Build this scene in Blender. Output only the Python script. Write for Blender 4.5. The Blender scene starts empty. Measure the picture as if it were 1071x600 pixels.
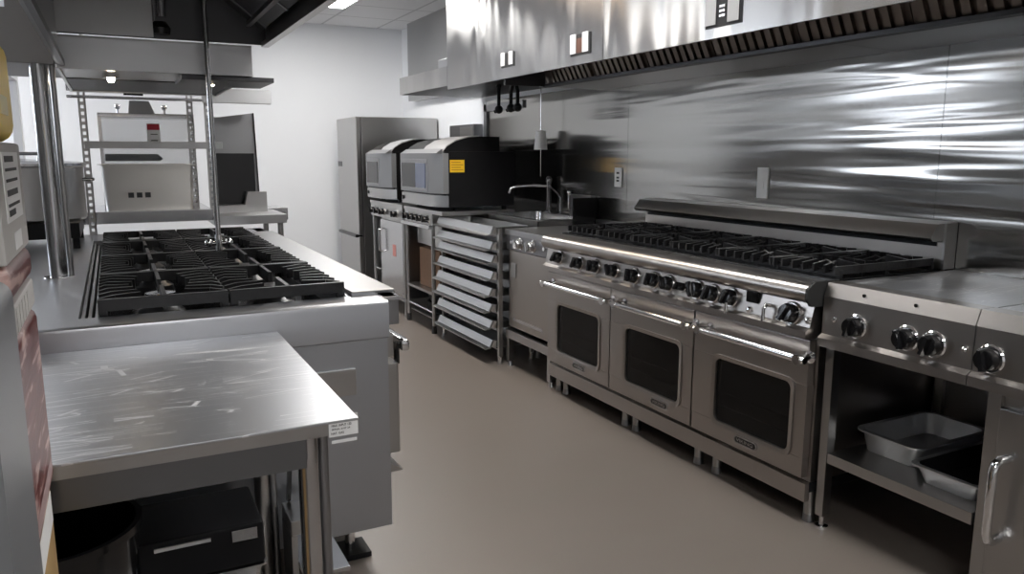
import bpy, bmesh, math, random
from mathutils import Vector, Matrix
random.seed(7)
PI = math.pi
scene = bpy.context.scene
COL = scene.collection

# ------------------------------------------------------------------ materials
def new_mat(name):
    m = bpy.data.materials.new(name); m.use_nodes = True
    nt = m.node_tree; b = nt.nodes['Principled BSDF']
    return m, nt, b

def plain(name, col, rough=.5, metal=0., noise=0., nscale=20., bump=0., spec=.5, coat=0.):
    m, nt, b = new_mat(name)
    b.inputs['Base Color'].default_value = (*col, 1); b.inputs['Roughness'].default_value = rough
    b.inputs['Metallic'].default_value = metal
    b.inputs['Specular IOR Level'].default_value = spec
    b.inputs['Coat Weight'].default_value = coat
    if noise or bump:
        tc = nt.nodes.new('ShaderNodeTexCoord'); n = nt.nodes.new('ShaderNodeTexNoise')
        n.inputs['Scale'].default_value = nscale; n.inputs['Detail'].default_value = 4
        nt.links.new(tc.outputs['Object'], n.inputs['Vector'])
        if noise:
            mx = nt.nodes.new('ShaderNodeMix'); mx.data_type = 'RGBA'
            mx.inputs[6].default_value = (*[c*(1-noise) for c in col], 1)
            mx.inputs[7].default_value = (*[min(1, c*(1+noise)) for c in col], 1)
            nt.links.new(n.outputs['Fac'], mx.inputs[0]); nt.links.new(mx.outputs[2], b.inputs['Base Color'])
        if bump:
            bp = nt.nodes.new('ShaderNodeBump'); bp.inputs['Strength'].default_value = bump; bp.inputs['Distance'].default_value = .004
            nt.links.new(n.outputs['Fac'], bp.inputs['Height']); nt.links.new(bp.outputs['Normal'], b.inputs['Normal'])
    return m

def steel(name, col=(.56, .56, .57), rough=.25, stretch=(2, 2, 200), bump=.03, var=.08,
          wave=None, wave_strength=.0, wave_dist=.02, scratches=False, aniso=0., tangent=(0, 1, 0)):
    """brushed stainless: grain stretched along one axis, optional gentle sheet waviness"""
    m, nt, b = new_mat(name)
    N, L = nt.nodes, nt.links
    b.inputs['Metallic'].default_value = 1; b.inputs['Base Color'].default_value = (*col, 1)
    tc = N.new('ShaderNodeTexCoord'); mp = N.new('ShaderNodeMapping'); mp.inputs['Scale'].default_value = stretch
    n = N.new('ShaderNodeTexNoise'); n.inputs['Scale'].default_value = 3; n.inputs['Detail'].default_value = 3
    L.new(tc.outputs['Object'], mp.inputs['Vector']); L.new(mp.outputs['Vector'], n.inputs['Vector'])
    n2 = N.new('ShaderNodeTexNoise'); n2.inputs['Scale'].default_value = 2.2; n2.inputs['Detail'].default_value = 5
    L.new(tc.outputs['Object'], n2.inputs['Vector'])
    add = N.new('ShaderNodeMath'); add.operation = 'ADD'; L.new(n.outputs['Fac'], add.inputs[0]); L.new(n2.outputs['Fac'], add.inputs[1])
    mr = N.new('ShaderNodeMapRange'); mr.inputs['From Min'].default_value = .6; mr.inputs['From Max'].default_value = 1.4
    mr.inputs['To Min'].default_value = max(.03, rough-var*.12); mr.inputs['To Max'].default_value = rough+var*.12
    L.new(add.outputs[0], mr.inputs['Value']); L.new(mr.outputs[0], b.inputs['Roughness'])
    if aniso:
        b.inputs['Anisotropic'].default_value = aniso
        cx = N.new('ShaderNodeCombineXYZ')
        for i in range(3): cx.inputs[i].default_value = tangent[i]
        L.new(cx.outputs[0], b.inputs['Tangent'])
    last = None
    if wave:
        mw = N.new('ShaderNodeMapping'); mw.inputs['Scale'].default_value = wave
        nw = N.new('ShaderNodeTexNoise'); nw.inputs['Scale'].default_value = 1; nw.inputs['Detail'].default_value = 1.5
        nw.inputs['Distortion'].default_value = .3
        L.new(tc.outputs['Object'], mw.inputs['Vector']); L.new(mw.outputs['Vector'], nw.inputs['Vector'])
        b2 = N.new('ShaderNodeBump'); b2.inputs['Strength'].default_value = wave_strength; b2.inputs['Distance'].default_value = wave_dist
        L.new(nw.outputs['Fac'], b2.inputs['Height'])
        if last: L.new(last.outputs['Normal'], b2.inputs['Normal'])
        last = b2
    if last: L.new(last.outputs['Normal'], b.inputs['Normal'])
    if scratches:
        prev = None
        for k, (rot, thr, sc) in enumerate(((.35, .017, 3.1), (-.9, .013, 2.3), (1.15, .012, 2.7))):
            m2 = N.new('ShaderNodeMapping'); m2.inputs['Rotation'].default_value = (0, 0, rot); m2.inputs['Location'].default_value = (k*3.7, k*1.3, 0)
            m2.inputs['Scale'].default_value = (1, 9, 1)
            vv = N.new('ShaderNodeTexVoronoi'); vv.feature = 'DISTANCE_TO_EDGE'; vv.inputs['Scale'].default_value = sc
            L.new(tc.outputs['Object'], m2.inputs['Vector']); L.new(m2.outputs['Vector'], vv.inputs['Vector'])
            lt = N.new('ShaderNodeMath'); lt.operation = 'LESS_THAN'; lt.inputs[1].default_value = thr
            L.new(vv.outputs['Distance'], lt.inputs[0])
            nz = N.new('ShaderNodeTexNoise'); nz.inputs['Scale'].default_value = 3.3+k; L.new(tc.outputs['Object'], nz.inputs['Vector'])
            gt = N.new('ShaderNodeMath'); gt.operation = 'GREATER_THAN'; gt.inputs[1].default_value = .50; L.new(nz.outputs['Fac'], gt.inputs[0])
            mu = N.new('ShaderNodeMath'); mu.operation = 'MULTIPLY'; L.new(lt.outputs[0], mu.inputs[0]); L.new(gt.outputs[0], mu.inputs[1])
            if prev is None: prev = mu
            else:
                mxn = N.new('ShaderNodeMath'); mxn.operation = 'MAXIMUM'; L.new(prev.outputs[0], mxn.inputs[0]); L.new(mu.outputs[0], mxn.inputs[1]); prev = mxn
        mx = N.new('ShaderNodeMix'); mx.data_type = 'RGBA'
        mx.inputs[6].default_value = (*col, 1); mx.inputs[7].default_value = (.95, .95, .96, 1)
        sc_ = N.new('ShaderNodeMath'); sc_.operation = 'MULTIPLY'; sc_.inputs[1].default_value = .55; L.new(prev.outputs[0], sc_.inputs[0])
        L.new(sc_.outputs[0], mx.inputs[0]); L.new(mx.outputs[2], b.inputs['Base Color'])
        rr = N.new('ShaderNodeMath'); rr.operation = 'MULTIPLY_ADD'; rr.inputs[1].default_value = .3
        L.new(prev.outputs[0], rr.inputs[0]); L.new(mr.outputs[0], rr.inputs[2]); L.new(rr.outputs[0], b.inputs['Roughness'])
    return m

def emit(name, col, s):
    m, nt, b = new_mat(name)
    b.inputs['Base Color'].default_value = (*col, 1)
    b.inputs['Emission Color'].default_value = (*col, 1); b.inputs['Emission Strength'].default_value = s
    return m

def glassmat(name, col=(.02, .02, .02), alpha=.6):
    m, nt, b = new_mat(name)
    N, L = nt.nodes, nt.links
    b.inputs['Base Color'].default_value = (*col, 1); b.inputs['Roughness'].default_value = .06; b.inputs['Specular IOR Level'].default_value = .22
    tr = N.new('ShaderNodeBsdfTransparent'); mx = N.new('ShaderNodeMixShader'); mx.inputs[0].default_value = alpha
    L.new(tr.outputs[0], mx.inputs[1]); L.new(b.outputs[0], mx.inputs[2])
    L.new(mx.outputs[0], N['Material Output'].inputs['Surface'])
    return m

S_WALL = steel('steel_sheet_wall', (.34, .335, .325), .15, (1, .6, 60), 0, 0, wave=(1, .6, 9), wave_strength=.6, wave_dist=.013, aniso=.8, tangent=(0, 1, 0))
S_HOOD = steel('steel_hood', (.47, .46, .45), .20, (120, 120, 2), 0, 0, wave=(1, 3.2, .4), wave_strength=.6, wave_dist=.055, aniso=.9, tangent=(0, .50, .866))
S_GEN = steel('steel_brushed', (.46, .455, .45), .29, (60, 60, 3), .03, .08)
S_HOR = steel('steel_brushed_flat', (.38, .38, .385), .34, (3, 80, 80), .03, .08)
S_TOP = steel('steel_scratched_top', (.53, .54, .565), .34, (40, 3, 1), .03, .06, scratches=True)
S_RANGE = steel('steel_range', (.43, .405, .385), .31, (40, 2, 120), .02, 0)
S_ISL = steel('steel_island_top', (.50, .51, .54), .34)
S_END = steel('steel_end_panel', (.47, .49, .525), .35, (60, 60, 3), .02, .06)
S_BAND = steel('steel_band', (.62, .62, .63), .30, var=0, aniso=.6, tangent=(0, 0, 1))
S_LIGHT = steel('steel_light', (.58, .58, .59), .22, (50, 50, 3), .02, .07)
S_DARK = steel('steel_dull', (.30, .30, .31), .36, (40, 40, 3), .02, .08)
CHROME = plain('chrome', (.78, .78, .79), .07, 1)
ALU = steel('aluminium_pan', (.52, .53, .54), .34, (20, 20, 20), .02, .08)
IRON = plain('cast_iron', (.009, .009, .010), .33, 0, .3, 60, .25)
BLACKEN = plain('black_enamel', (.008, .008, .009), .16)
BLACKP = plain('black_plastic', (.008, .008, .009), .17)
BLACKM = plain('black_matte', (.008, .008, .009), .5, 0, .2, 20, spec=.2)
RUBBER = plain('rubber', (.02, .02, .02), .7)
WHITE_W = plain('white_wall_paint', (.80, .81, .83), .6, 0, .015, 3)
CREAM = plain('white_plastic', (.78, .78, .77), .4)
PAPER = plain('white_paper', (.85, .85, .85), .6)
INK = plain('black_ink', (.02, .02, .022), .6)
REDINK = plain('red_ink', (.55, .03, .05), .6)
YELLOW = plain('yellow_label', (.85, .52, .02), .5)
YBAG = plain('yellow_plastic_bag', (.90, .60, .015), .38, 0, .1, 9, .3)
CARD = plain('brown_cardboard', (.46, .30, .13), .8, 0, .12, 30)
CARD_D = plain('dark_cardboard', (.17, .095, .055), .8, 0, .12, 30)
GREYBOX = plain('grey_carton', (.50, .485, .47), .7, 0, .05, 12)
GREYSTEEL = plain('grey_painted_metal', (.20, .205, .215), .42, .2, .03, 8)
GREYDUCT = plain('grey_duct_metal', (.33, .32, .32), .45, .6, .04, 6)
OVENF = plain('oven_grey_front', (.23, .235, .245), .33, .4, .03, 8)
LIDC = plain('oven_lid_grey', (.42, .42, .43), .35, .4)
OVENINT = plain('oven_cavity', (.008, .008, .008), .4, spec=.2)
WINBLUE = plain('window_blue_reflection', (.10, .13, .22), .05, 0, spec=.9)  # blue of a reflection put into the glass colour
BROWNTINT = plain('brown_badge', (.12, .05, .03), .3)
GLASS = glassmat('oven_glass', (.012, .012, .012), .75)
CLEAR = glassmat('clear_panel', (.5, .52, .55), .16)
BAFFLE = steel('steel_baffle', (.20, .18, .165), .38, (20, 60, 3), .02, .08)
HOODDARK = steel('steel_hood_dark', (.11, .11, .115), .42, (20, 20, 20), .02, .08)  # near-black steel of hood interiors; on the far soffit it paints shade
LED = emit('led_panel', (1, .99, .97), 19.0)
BULB = emit('warm_bulb', (1, .82, .6), 60.0)
SKY = emit('bright_overcast_window', (.83, .90, 1.0), 7.0)

PANM = steel('roasting_pan_metal', (.74, .75, .77), .45)
# sack: dark red wrapping with pale wrinkled stripes
def sackmat():
    m, nt, b = new_mat('red_striped_wrap'); N, L = nt.nodes, nt.links
    tc = N.new('ShaderNodeTexCoord'); mp = N.new('ShaderNodeMapping'); mp.inputs['Rotation'].default_value = (.25, .3, 0); mp.inputs['Scale'].default_value = (4, 4, 26)
    n = N.new('ShaderNodeTexNoise'); n.inputs['Scale'].default_value = 1.6; n.inputs['Detail'].default_value = 5; n.inputs['Distortion'].default_value = .5
    r = N.new('ShaderNodeValToRGB'); e = r.color_ramp.elements
    e[0].position = .44; e[0].color = (.10, .012, .012, 1); e[1].position = .64; e[1].color = (.55, .38, .35, 1)
    x = e.new(.54); x.color = (.14, .022, .02, 1)
    L.new(tc.outputs['Object'], mp.inputs['Vector']); L.new(mp.outputs['Vector'], n.inputs['Vector']); L.new(n.outputs['Fac'], r.inputs['Fac']); L.new(r.outputs['Color'], b.inputs['Base Color'])
    bp = N.new('ShaderNodeBump'); bp.inputs['Strength'].default_value = .4; bp.inputs['Distance'].default_value = .006
    L.new(n.outputs['Fac'], bp.inputs['Height']); L.new(bp.outputs['Normal'], b.inputs['Normal'])
    b.inputs['Roughness'].default_value = .35
    return m
SACK = sackmat()

def floormat():
    m, nt, b = new_mat('taupe_epoxy_floor'); N, L = nt.nodes, nt.links
    tc = N.new('ShaderNodeTexCoord')
    n = N.new('ShaderNodeTexNoise'); n.inputs['Scale'].default_value = 1.3; n.inputs['Detail'].default_value = 6
    s = N.new('ShaderNodeTexNoise'); s.inputs['Scale'].default_value = 260; s.inputs['Detail'].default_value = 2
    L.new(tc.outputs['Object'], n.inputs['Vector']); L.new(tc.outputs['Object'], s.inputs['Vector'])
    mx = N.new('ShaderNodeMix'); mx.data_type = 'RGBA'; mx.inputs[6].default_value = (.165, .140, .123, 1); mx.inputs[7].default_value = (.195, .168, .149, 1)
    L.new(n.outputs['Fac'], mx.inputs[0])
    m2 = N.new('ShaderNodeMix'); m2.data_type = 'RGBA'; m2.blend_type = 'OVERLAY'; m2.inputs[0].default_value = .12
    L.new(mx.outputs[2], m2.inputs[6]); L.new(s.outputs['Color'], m2.inputs[7]); L.new(m2.outputs[2], b.inputs['Base Color'])
    b.inputs['Roughness'].default_value = .36
    bp = N.new('ShaderNodeBump'); bp.inputs['Strength'].default_value = .08; bp.inputs['Distance'].default_value = .001
    L.new(s.outputs['Fac'], bp.inputs['Height']); L.new(bp.outputs['Normal'], b.inputs['Normal'])
    return m
FLOOR = floormat()

def tilemat():
    m, nt, b = new_mat('ceiling_tiles'); N, L = nt.nodes, nt.links
    tc = N.new('ShaderNodeTexCoord'); sp = N.new('ShaderNodeSeparateXYZ'); L.new(tc.outputs['Object'], sp.inputs[0])
    masks = []
    for ax, off in (('X', 1.46), ('Y', 1.20)):
        a = N.new('ShaderNodeMath'); a.operation = 'SUBTRACT'; a.inputs[1].default_value = off-.6*30; L.new(sp.outputs[ax], a.inputs[0])
        d = N.new('ShaderNodeMath'); d.operation = 'MODULO'; d.inputs[1].default_value = .6; L.new(a.outputs[0], d.inputs[0])
        l = N.new('ShaderNodeMath'); l.operation = 'LESS_THAN'; l.inputs[1].default_value = .024; L.new(d.outputs[0], l.inputs[0]); masks.append(l)
    mm = N.new('ShaderNodeMath'); mm.operation = 'MAXIMUM'; L.new(masks[0].outputs[0], mm.inputs[0]); L.new(masks[1].outputs[0], mm.inputs[1])
    mx = N.new('ShaderNodeMix'); mx.data_type = 'RGBA'; mx.inputs[6].default_value = (.72, .72, .73, 1); mx.inputs[7].default_value = (.50, .50, .51, 1)
    L.new(mm.outputs[0], mx.inputs[0]); L.new(mx.outputs[2], b.inputs['Base Color'])
    b.inputs['Roughness'].default_value = .8
    bp = N.new('ShaderNodeBump'); bp.inputs['Strength'].default_value = .6; bp.inputs['Distance'].default_value = .006
    L.new(mm.outputs[0], bp.inputs['Height']); L.new(bp.outputs['Normal'], b.inputs['Normal'])
    return m
TILES = tilemat()

# ------------------------------------------------------------------ mesh builder
def wloc(o):
    v = Vector((0, 0, 0))
    while o is not None:
        v += o.location; o = o.parent
    return v

class MB:
    def __init__(s): s.bm = bmesh.new(); s.bevelled = False
    def _v(s, pts): return [s.bm.verts.new(p) for p in pts]
    def box(s, x0, x1, y0, y1, z0, z1, bev=0., seg=2, mat=None):
        if x0 > x1: x0, x1 = x1, x0
        if y0 > y1: y0, y1 = y1, y0
        if z0 > z1: z0, z1 = z1, z0
        v = s._v([(x0,y0,z0),(x1,y0,z0),(x1,y1,z0),(x0,y1,z0),(x0,y0,z1),(x1,y0,z1),(x1,y1,z1),(x0,y1,z1)])
        f = [s.bm.faces.new([v[i] for i in q]) for q in ((0,3,2,1),(4,5,6,7),(0,1,5,4),(1,2,6,5),(2,3,7,6),(3,0,4,7))]
        vs = set(v)
        if bev > 0:
            s.bevelled = True
            es = list({e for q in f for e in q.edges})
            r = bmesh.ops.bevel(s.bm, geom=es, offset=bev, segments=seg, affect='EDGES', profile=.5)
            vs = set(r['verts']) | {w for w in v if w.is_valid}
        if mat is not None: bmesh.ops.transform(s.bm, matrix=mat, verts=list(vs))
        return s
    def prism(s, prof, axis, a, b, bev=0.):
        """closed 2-D profile swept along an axis from a to b"""
        def P(p, t): return {'x': (t, p[0], p[1]), 'y': (p[0], t, p[1]), 'z': (p[0], p[1], t)}[axis]
        A = s._v([P(p, a) for p in prof]); B = s._v([P(p, b) for p in prof]); n = len(prof)
        fs = []
        for i in range(n): fs.append(s.bm.faces.new((A[i], A[(i+1) % n], B[(i+1) % n], B[i])))
        fs.append(s.bm.faces.new(A[::-1])); fs.append(s.bm.faces.new(B))
        bmesh.ops.recalc_face_normals(s.bm, faces=fs)
        if bev:
            es = [e for e in {e for f in fs[-2:] for e in f.edges}]
            bmesh.ops.bevel(s.bm, geom=es, offset=bev, segments=1, affect='EDGES')
        return s
    def cyl(s, p0, p1, r, r1=None, n=20):
        p0, p1 = Vector(p0), Vector(p1); r1 = r if r1 is None else r1
        d = (p1-p0).normalized(); u = d.orthogonal().normalized(); w = d.cross(u)
        A = s._v([p0+(u*math.cos(2*PI*i/n)+w*math.sin(2*PI*i/n))*r for i in range(n)])
        B = s._v([p1+(u*math.cos(2*PI*i/n)+w*math.sin(2*PI*i/n))*r1 for i in range(n)])
        for i in range(n): s.bm.faces.new((A[i], A[(i+1) % n], B[(i+1) % n], B[i]))
        s.bm.faces.new(A[::-1]); s.bm.faces.new(B)
        return s
    def tube(s, pts, r, n=12):
        pts = [Vector(p) for p in pts]; rings = []; u = None
        for i, p in enumerate(pts):
            d = (pts[min(i+1, len(pts)-1)]-pts[max(i-1, 0)]).normalized()
            u = d.orthogonal().normalized() if u is None else (u-d*u.dot(d)).normalized()
            w = d.cross(u)
            rings.append(s._v([p+(u*math.cos(2*PI*k/n)+w*math.sin(2*PI*k/n))*r for k in range(n)]))
        for a, b in zip(rings, rings[1:]):
            for k in range(n): s.bm.faces.new((a[k], a[(k+1) % n], b[(k+1) % n], b[k]))
        s.bm.faces.new(rings[0][::-1]); s.bm.faces.new(rings[-1])
        return s
    def lathe(s, prof, c, axis='z', n=28):
        """prof: list of (radius, height) from c along axis"""
        c = Vector(c); D = {'z': Vector((0,0,1)), 'x': Vector((1,0,0)), '-x': Vector((-1,0,0)), 'y': Vector((0,1,0)), '-y': Vector((0,-1,0))}
        D = Vector(D[axis] if isinstance(axis, str) else axis).normalized(); u = D.orthogonal().normalized(); w = D.cross(u); rings = []
        for r, h in prof:
            if r < 1e-6: rings.append(s._v([c+D*h]))
            else: rings.append(s._v([c+D*h+(u*math.cos(2*PI*i/n)+w*math.sin(2*PI*i/n))*r for i in range(n)]))
        for a, b in zip(rings, rings[1:]):
            for i in range(n):
                j = (i+1) % n
                if len(a) == 1 and len(b) == 1: continue
                if len(a) == 1: s.bm.faces.new((a[0], b[j], b[i]))
                elif len(b) == 1: s.bm.faces.new((a[i], a[j], b[0]))
                else: s.bm.faces.new((a[i], a[j], b[j], b[i]))
        return s
    def sphere(s, c, r, seg=14):
        prof = [(r*math.sin(PI*i/seg), -r*math.cos(PI*i/seg)) for i in range(seg+1)]
        prof[0] = (0, -r); prof[-1] = (0, r)
        return s.lathe(prof, c, 'z', 16)
    def bar(s, p0, p1, w, h):
        """rectangular bar, width w across, height h in z"""
        p0, p1 = Vector(p0), Vector(p1); d = (p1-p0); n = Vector((-d.y, d.x, 0))
        n = n.normalized()*w/2 if n.length > 1e-9 else Vector((w/2, 0, 0)); z = Vector((0, 0, h/2))
        A = s._v([p0-n-z, p0+n-z, p0+n+z, p0-n+z]); B = s._v([p1-n-z, p1+n-z, p1+n+z, p1-n+z])
        for i in range(4): s.bm.faces.new((A[i], A[(i+1) % 4], B[(i+1) % 4], B[i]))
        s.bm.faces.new(A[::-1]); s.bm.faces.new(B)
        return s
    def pan(s, x0, x1, y0, y1, zt, zb, rim=.018, taper=.02, t=.003, r=.03):
        """open rectangular pan with a flat rim and rounded corners"""
        def rr(x0, x1, y0, y1, z, rad):
            o = []
            for cx, cy, a0 in ((x1-rad, y1-rad, 0), (x0+rad, y1-rad, 90), (x0+rad, y0+rad, 180), (x1-rad, y0+rad, 270)):
                for k in range(5):
                    a = math.radians(a0+k*22.5); o.append((cx+rad*math.cos(a), cy+rad*math.sin(a), z))
            return s._v(o)
        L = [rr(x0, x1, y0, y1, zt-.006, r), rr(x0, x1, y0, y1, zt, r), rr(x0+rim, x1-rim, y0+rim, y1-rim, zt, r*.8),
             rr(x0+rim+taper, x1-rim-taper, y0+rim+taper, y1-rim-taper, zb+t, r*.8)]
        O = [L[0], rr(x0+rim-t, x1-rim+t, y0+rim-t, y1-rim+t, zt-.006, r*.8), rr(x0+rim+taper-t, x1-rim-taper+t, y0+rim+taper-t, y1-rim-taper+t, zb, r*.8)]
        for seq, rev in ((L, 0), (O, 1)):
            for a, b in zip(seq, seq[1:]):
                n = len(a)
                for i in range(n):
                    q = (a[i], a[(i+1) % n], b[(i+1) % n], b[i]); s.bm.faces.new(q[::-1] if rev else q)
        s.bm.faces.new(L[-1]); s.bm.faces.new(O[-1][::-1])
        return s
    def build(s, name, mat, parent=None, bev=0., smooth=True, ang=32):
        bm = s.bm
        bmesh.ops.recalc_face_normals(bm, faces=bm.faces[:])
        off = wloc(parent)
        if off.length: bmesh.ops.translate(bm, vec=-off, verts=bm.verts[:])
        if smooth:
            for f in bm.faces: f.smooth = True
            for e in bm.edges:
                if len(e.link_faces) != 2 or e.calc_face_angle(0) > math.radians(ang): e.smooth = False
        me = bpy.data.meshes.new(name); bm.to_mesh(me); bm.free()
        me.materials.append(mat)
        o = bpy.data.objects.new(name, me); COL.objects.link(o)
        if parent is not None: o.parent = parent
        if s.bevelled and smooth:
            md = o.modifiers.new('flat_faces', 'WEIGHTED_NORMAL'); md.keep_sharp = True; md.weight = 100
        if bev:
            md = o.modifiers.new('edge', 'BEVEL'); md.width = bev; md.segments = 2; md.limit_method = 'ANGLE'; md.angle_limit = math.radians(50)
        return o

def tag(o, label, cat, group=None, kind=None):
    o['label'] = label; o['category'] = cat
    if group: o['group'] = group
    if kind: o['kind'] = kind
    return o
def thing(name, label, cat, loc, group=None):
    o = bpy.data.objects.new(name, None); o.empty_display_size = .05; COL.objects.link(o); o.location = loc
    return tag(o, label, cat, group)
def struct(name, mb, mat, label=None, cat=None, **k):
    o = mb.build(name, mat, **k); o['kind'] = 'structure'
    o['label'] = label or name; o['category'] = cat or name.split('_')[0]
    return o
def dup(root, loc, label, group=None):
    r = root.copy(); COL.objects.link(r); r.location = loc; r['label'] = label
    if group: r['group'] = group
    for ch in list(root.children):
        c = ch.copy(); COL.objects.link(c); c.parent = r
        for g in list(ch.children):
            d = g.copy(); COL.objects.link(d); d.parent = c
    return r
def text_mesh(name, body, size, M, mat, parent, depth=.0008, w=None):
    cu = bpy.data.curves.new(name, 'FONT'); cu.body = body; cu.size = size; cu.extrude = depth; cu.align_x = 'CENTER'; cu.align_y = 'CENTER'
    tmp = bpy.data.objects.new(name, cu); COL.objects.link(tmp)
    dg = bpy.context.evaluated_depsgraph_get(); me = bpy.data.meshes.new_from_object(tmp.evaluated_get(dg))
    bpy.data.objects.remove(tmp); bpy.data.curves.remove(cu)
    if w:
        xs = [v.co.x for v in me.vertices]; k = w/(max(xs)-min(xs)); me.transform(Matrix.Diagonal((k, 1, 1, 1)))
    me.transform(Matrix.Translation(-wloc(parent)) @ M); me.materials.clear(); me.materials.append(mat)
    o = bpy.data.objects.new(name, me); COL.objects.link(o); o.parent = parent
    return o
def face_mx(x, y, z):   # lettering on a surface that faces -X (read from the aisle)
    return Matrix(((0, 0, -1, x), (-1, 0, 0, y), (0, 1, 0, z), (0, 0, 0, 1)))
def face_my(x, y, z):   # lettering on a surface that faces -Y
    return Matrix(((1, 0, 0, x), (0, 0, -1, y), (0, 1, 0, z), (0, 0, 0, 1)))

# ------------------------------------------------------------------ room shell
XW, YB, ZC = 2.95, 8.40, 2.72
XL, YF = -2.9, -2.6
struct('floor', MB().box(XL-.1, XW+.1, YF-.1, YB+.1, -.1, 0), FLOOR)
struct('wall_right', MB().box(XW, XW+.1, YF-.1, YB+.1, 0, ZC), WHITE_W)
struct('wall_back', MB().box(XL-.1, XW, YB, YB+.1, 0, ZC), WHITE_W)
struct('wall_front', MB().box(XL-.1, XW, YF-.1, YF, 0, ZC), WHITE_W)
# left wall with two window openings
wl = MB()
wins = ((4.9, 7.3),); z0w, z1w = 1.45, 2.40
ys = [YF] + [v for w in wins for v in w] + [YB]
for a, b in ((YF, 4.9), (7.3, YB)): wl.box(XL-.1, XL, a, b, 0, ZC)
for a, b in wins: wl.box(XL-.1, XL, a, b, 0, z0w); wl.box(XL-.1, XL, a, b, z1w, ZC)
struct('wall_left', wl, WHITE_W)
for i, (a, b) in enumerate(wins):
    fr = MB()
    for y0, y1, z0, z1 in ((a, b, z0w, z0w+.05), (a, b, z1w-.05, z1w), (a, a+.05, z0w, z1w), (b-.05, b, z0w, z1w), ((a+b)/2-.02, (a+b)/2+.02, z0w, z1w)):
        fr.box(XL-.07, XL-.01, y0, y1, z0, z1)
    w = struct('window_%d' % (i+1), fr, CREAM, 'white framed window in the left wall', 'window')
    MB().box(XL-.05, XL-.045, a+.04, b-.04, z0w+.04, z1w-.04).build('pane', SKY, w)
struct('ceiling', MB().box(XL-.1, XW+.1, YF-.1, YB+.1, ZC, ZC+.1), TILES)

# stainless cladding of the right wall, three sheets with fine seams
cl = MB()
for a, b in ((-1.2, 1.988), (1.9895, 4.10), (4.1015, 6.20)): cl.box(XW-.012, XW, a, b, .55, 1.83)
cl = struct('trim_1', cl, S_WALL, 'stainless wall cladding behind the cooking line', 'cladding')
fr = MB(); fr.box(XW-.03, XW-.002, 6.17, 6.22, .9, 1.80); fr.box(XW-.03, XW-.012, 5.5, 6.22, 1.74, 1.80)
struct('trim_2', fr, S_DARK, 'steel edge strip around the wall cladding', 'trim')
lc = MB(); lc.box(XL+.001, XL+.013, YF+.02, 4.85, .02, 2.70); lc.box(XL+.001, XL+.013, 4.85, 7.35, .02, 1.42)
struct('trim_5', lc, steel('steel_left_added', (.30, .30, .30), .45), 'unseen steel cladding added to darken the left wall in reflections', 'cladding')  # unseen sheets, added so the right wall and hood reflect something darker
# upper steel facing beside the hood
struct('trim_3', MB().box(2.865, XW, 5.36, 7.98, 1.93, ZC), steel('steel_facing', (.42, .42, .42), .4, (40, 40, 2)), 'steel facing above the ovens beside the hood', 'cladding')
# white framed return at the far left
tr = MB(); tr.box(-.98, -.60, 5.2, 7.3, 1.93, 2.02, .01); tr.box(-.66, -.60, 7.18, 7.3, 0, 1.93, .006); tr.box(-.66, -.60, 5.2, 7.3, 2.05, 2.08); tr.box(-.66, -.60, 5.2, 7.3, 2.11, 2.14)
struct('trim_4', tr, plain('white_gloss_trim', (.86, .87, .89), .35), 'white opening frame at the far left', 'frame')

# ------------------------------------------------------------------ ceiling lights
LEDW = emit('led_warm_added', (1, .78, .56), 13.0)
def panel(x, y, ylen, label, mat=LED):
    t = thing('ceiling_light', label, 'ceiling light', (x, y, ZC), 'recessed ceiling light panels')
    f = MB()
    for a, b, c, d in ((x, x+.6, y, y+.03), (x, x+.6, y+ylen-.03, y+ylen), (x, x+.03, y, y+ylen), (x+.57, x+.6, y, y+ylen)): f.box(a, b, c, d, ZC-.012, ZC)
    f.build('frame', CREAM, t)
    MB().box(x+.03, x+.57, y+.03, y+ylen-.03, ZC-.008, ZC-.002).build('diffuser', mat, t)
panel(1.46, 6.2, 1.2, 'white lit ceiling panel near the back wall, partly behind the island hood rim')
panel(1.46, 3.2, 1.2, 'lit ceiling panel above the aisle between the two hoods')
panel(1.46, 4.7, .6, 'small warm-toned ceiling panel added above the aisle for a warm streak on the hood', LEDW)  # added panel, gives the hood face a warm reflection
panel(1.46, .2, 1.2, 'lit ceiling panel above the near end of the aisle')
panel(-1.54, 6.2, 1.2, 'unseen lit panel added above the left aisle to brighten the back wall')  # added out of view to light the far left of the back wall
panel(-.34, -1.6, 1.2, 'lit ceiling panel behind the camera end of the room')

# ------------------------------------------------------------------ right extraction hood
HX = 2.20
h = thing('extraction_hood', 'long stainless extraction hood over the right-hand cooking line', 'hood', (2.57, 2.5, 1.80))
for a, b in ((-1.2, .75), (.753, 3.30), (3.303, 5.30)):
    MB().box(HX, HX+.012, a, b, 1.835, ZC-.001).build('front_panel', S_HOOD, h)
MB().box(HX, HX+.012, 5.303, 6.34, 1.865, 2.0).build('skirt', S_HOOD, h)
MB().box(HX+.012, 2.93, 6.328, 6.34, 1.865, 2.0).build('end_panel', S_HOOD, h)
MB().box(HX+.012, HX+.30, 5.31, 5.50, 2.0, 2.06, .002).build('bracket', S_LIGHT, h)
MB().box(HX+.012, 2.86, 5.29, 5.30, 2.0, ZC-.001).build('side_panel', S_HOOD, h)
# soffit of the far section, its unlit look put into a dark colour
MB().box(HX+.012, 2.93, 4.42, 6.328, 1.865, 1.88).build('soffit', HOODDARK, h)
MB().box(HX+.012, 2.93, -1.2, 4.42, 2.20, 2.21).build('plenum', HOODDARK, h)
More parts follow.
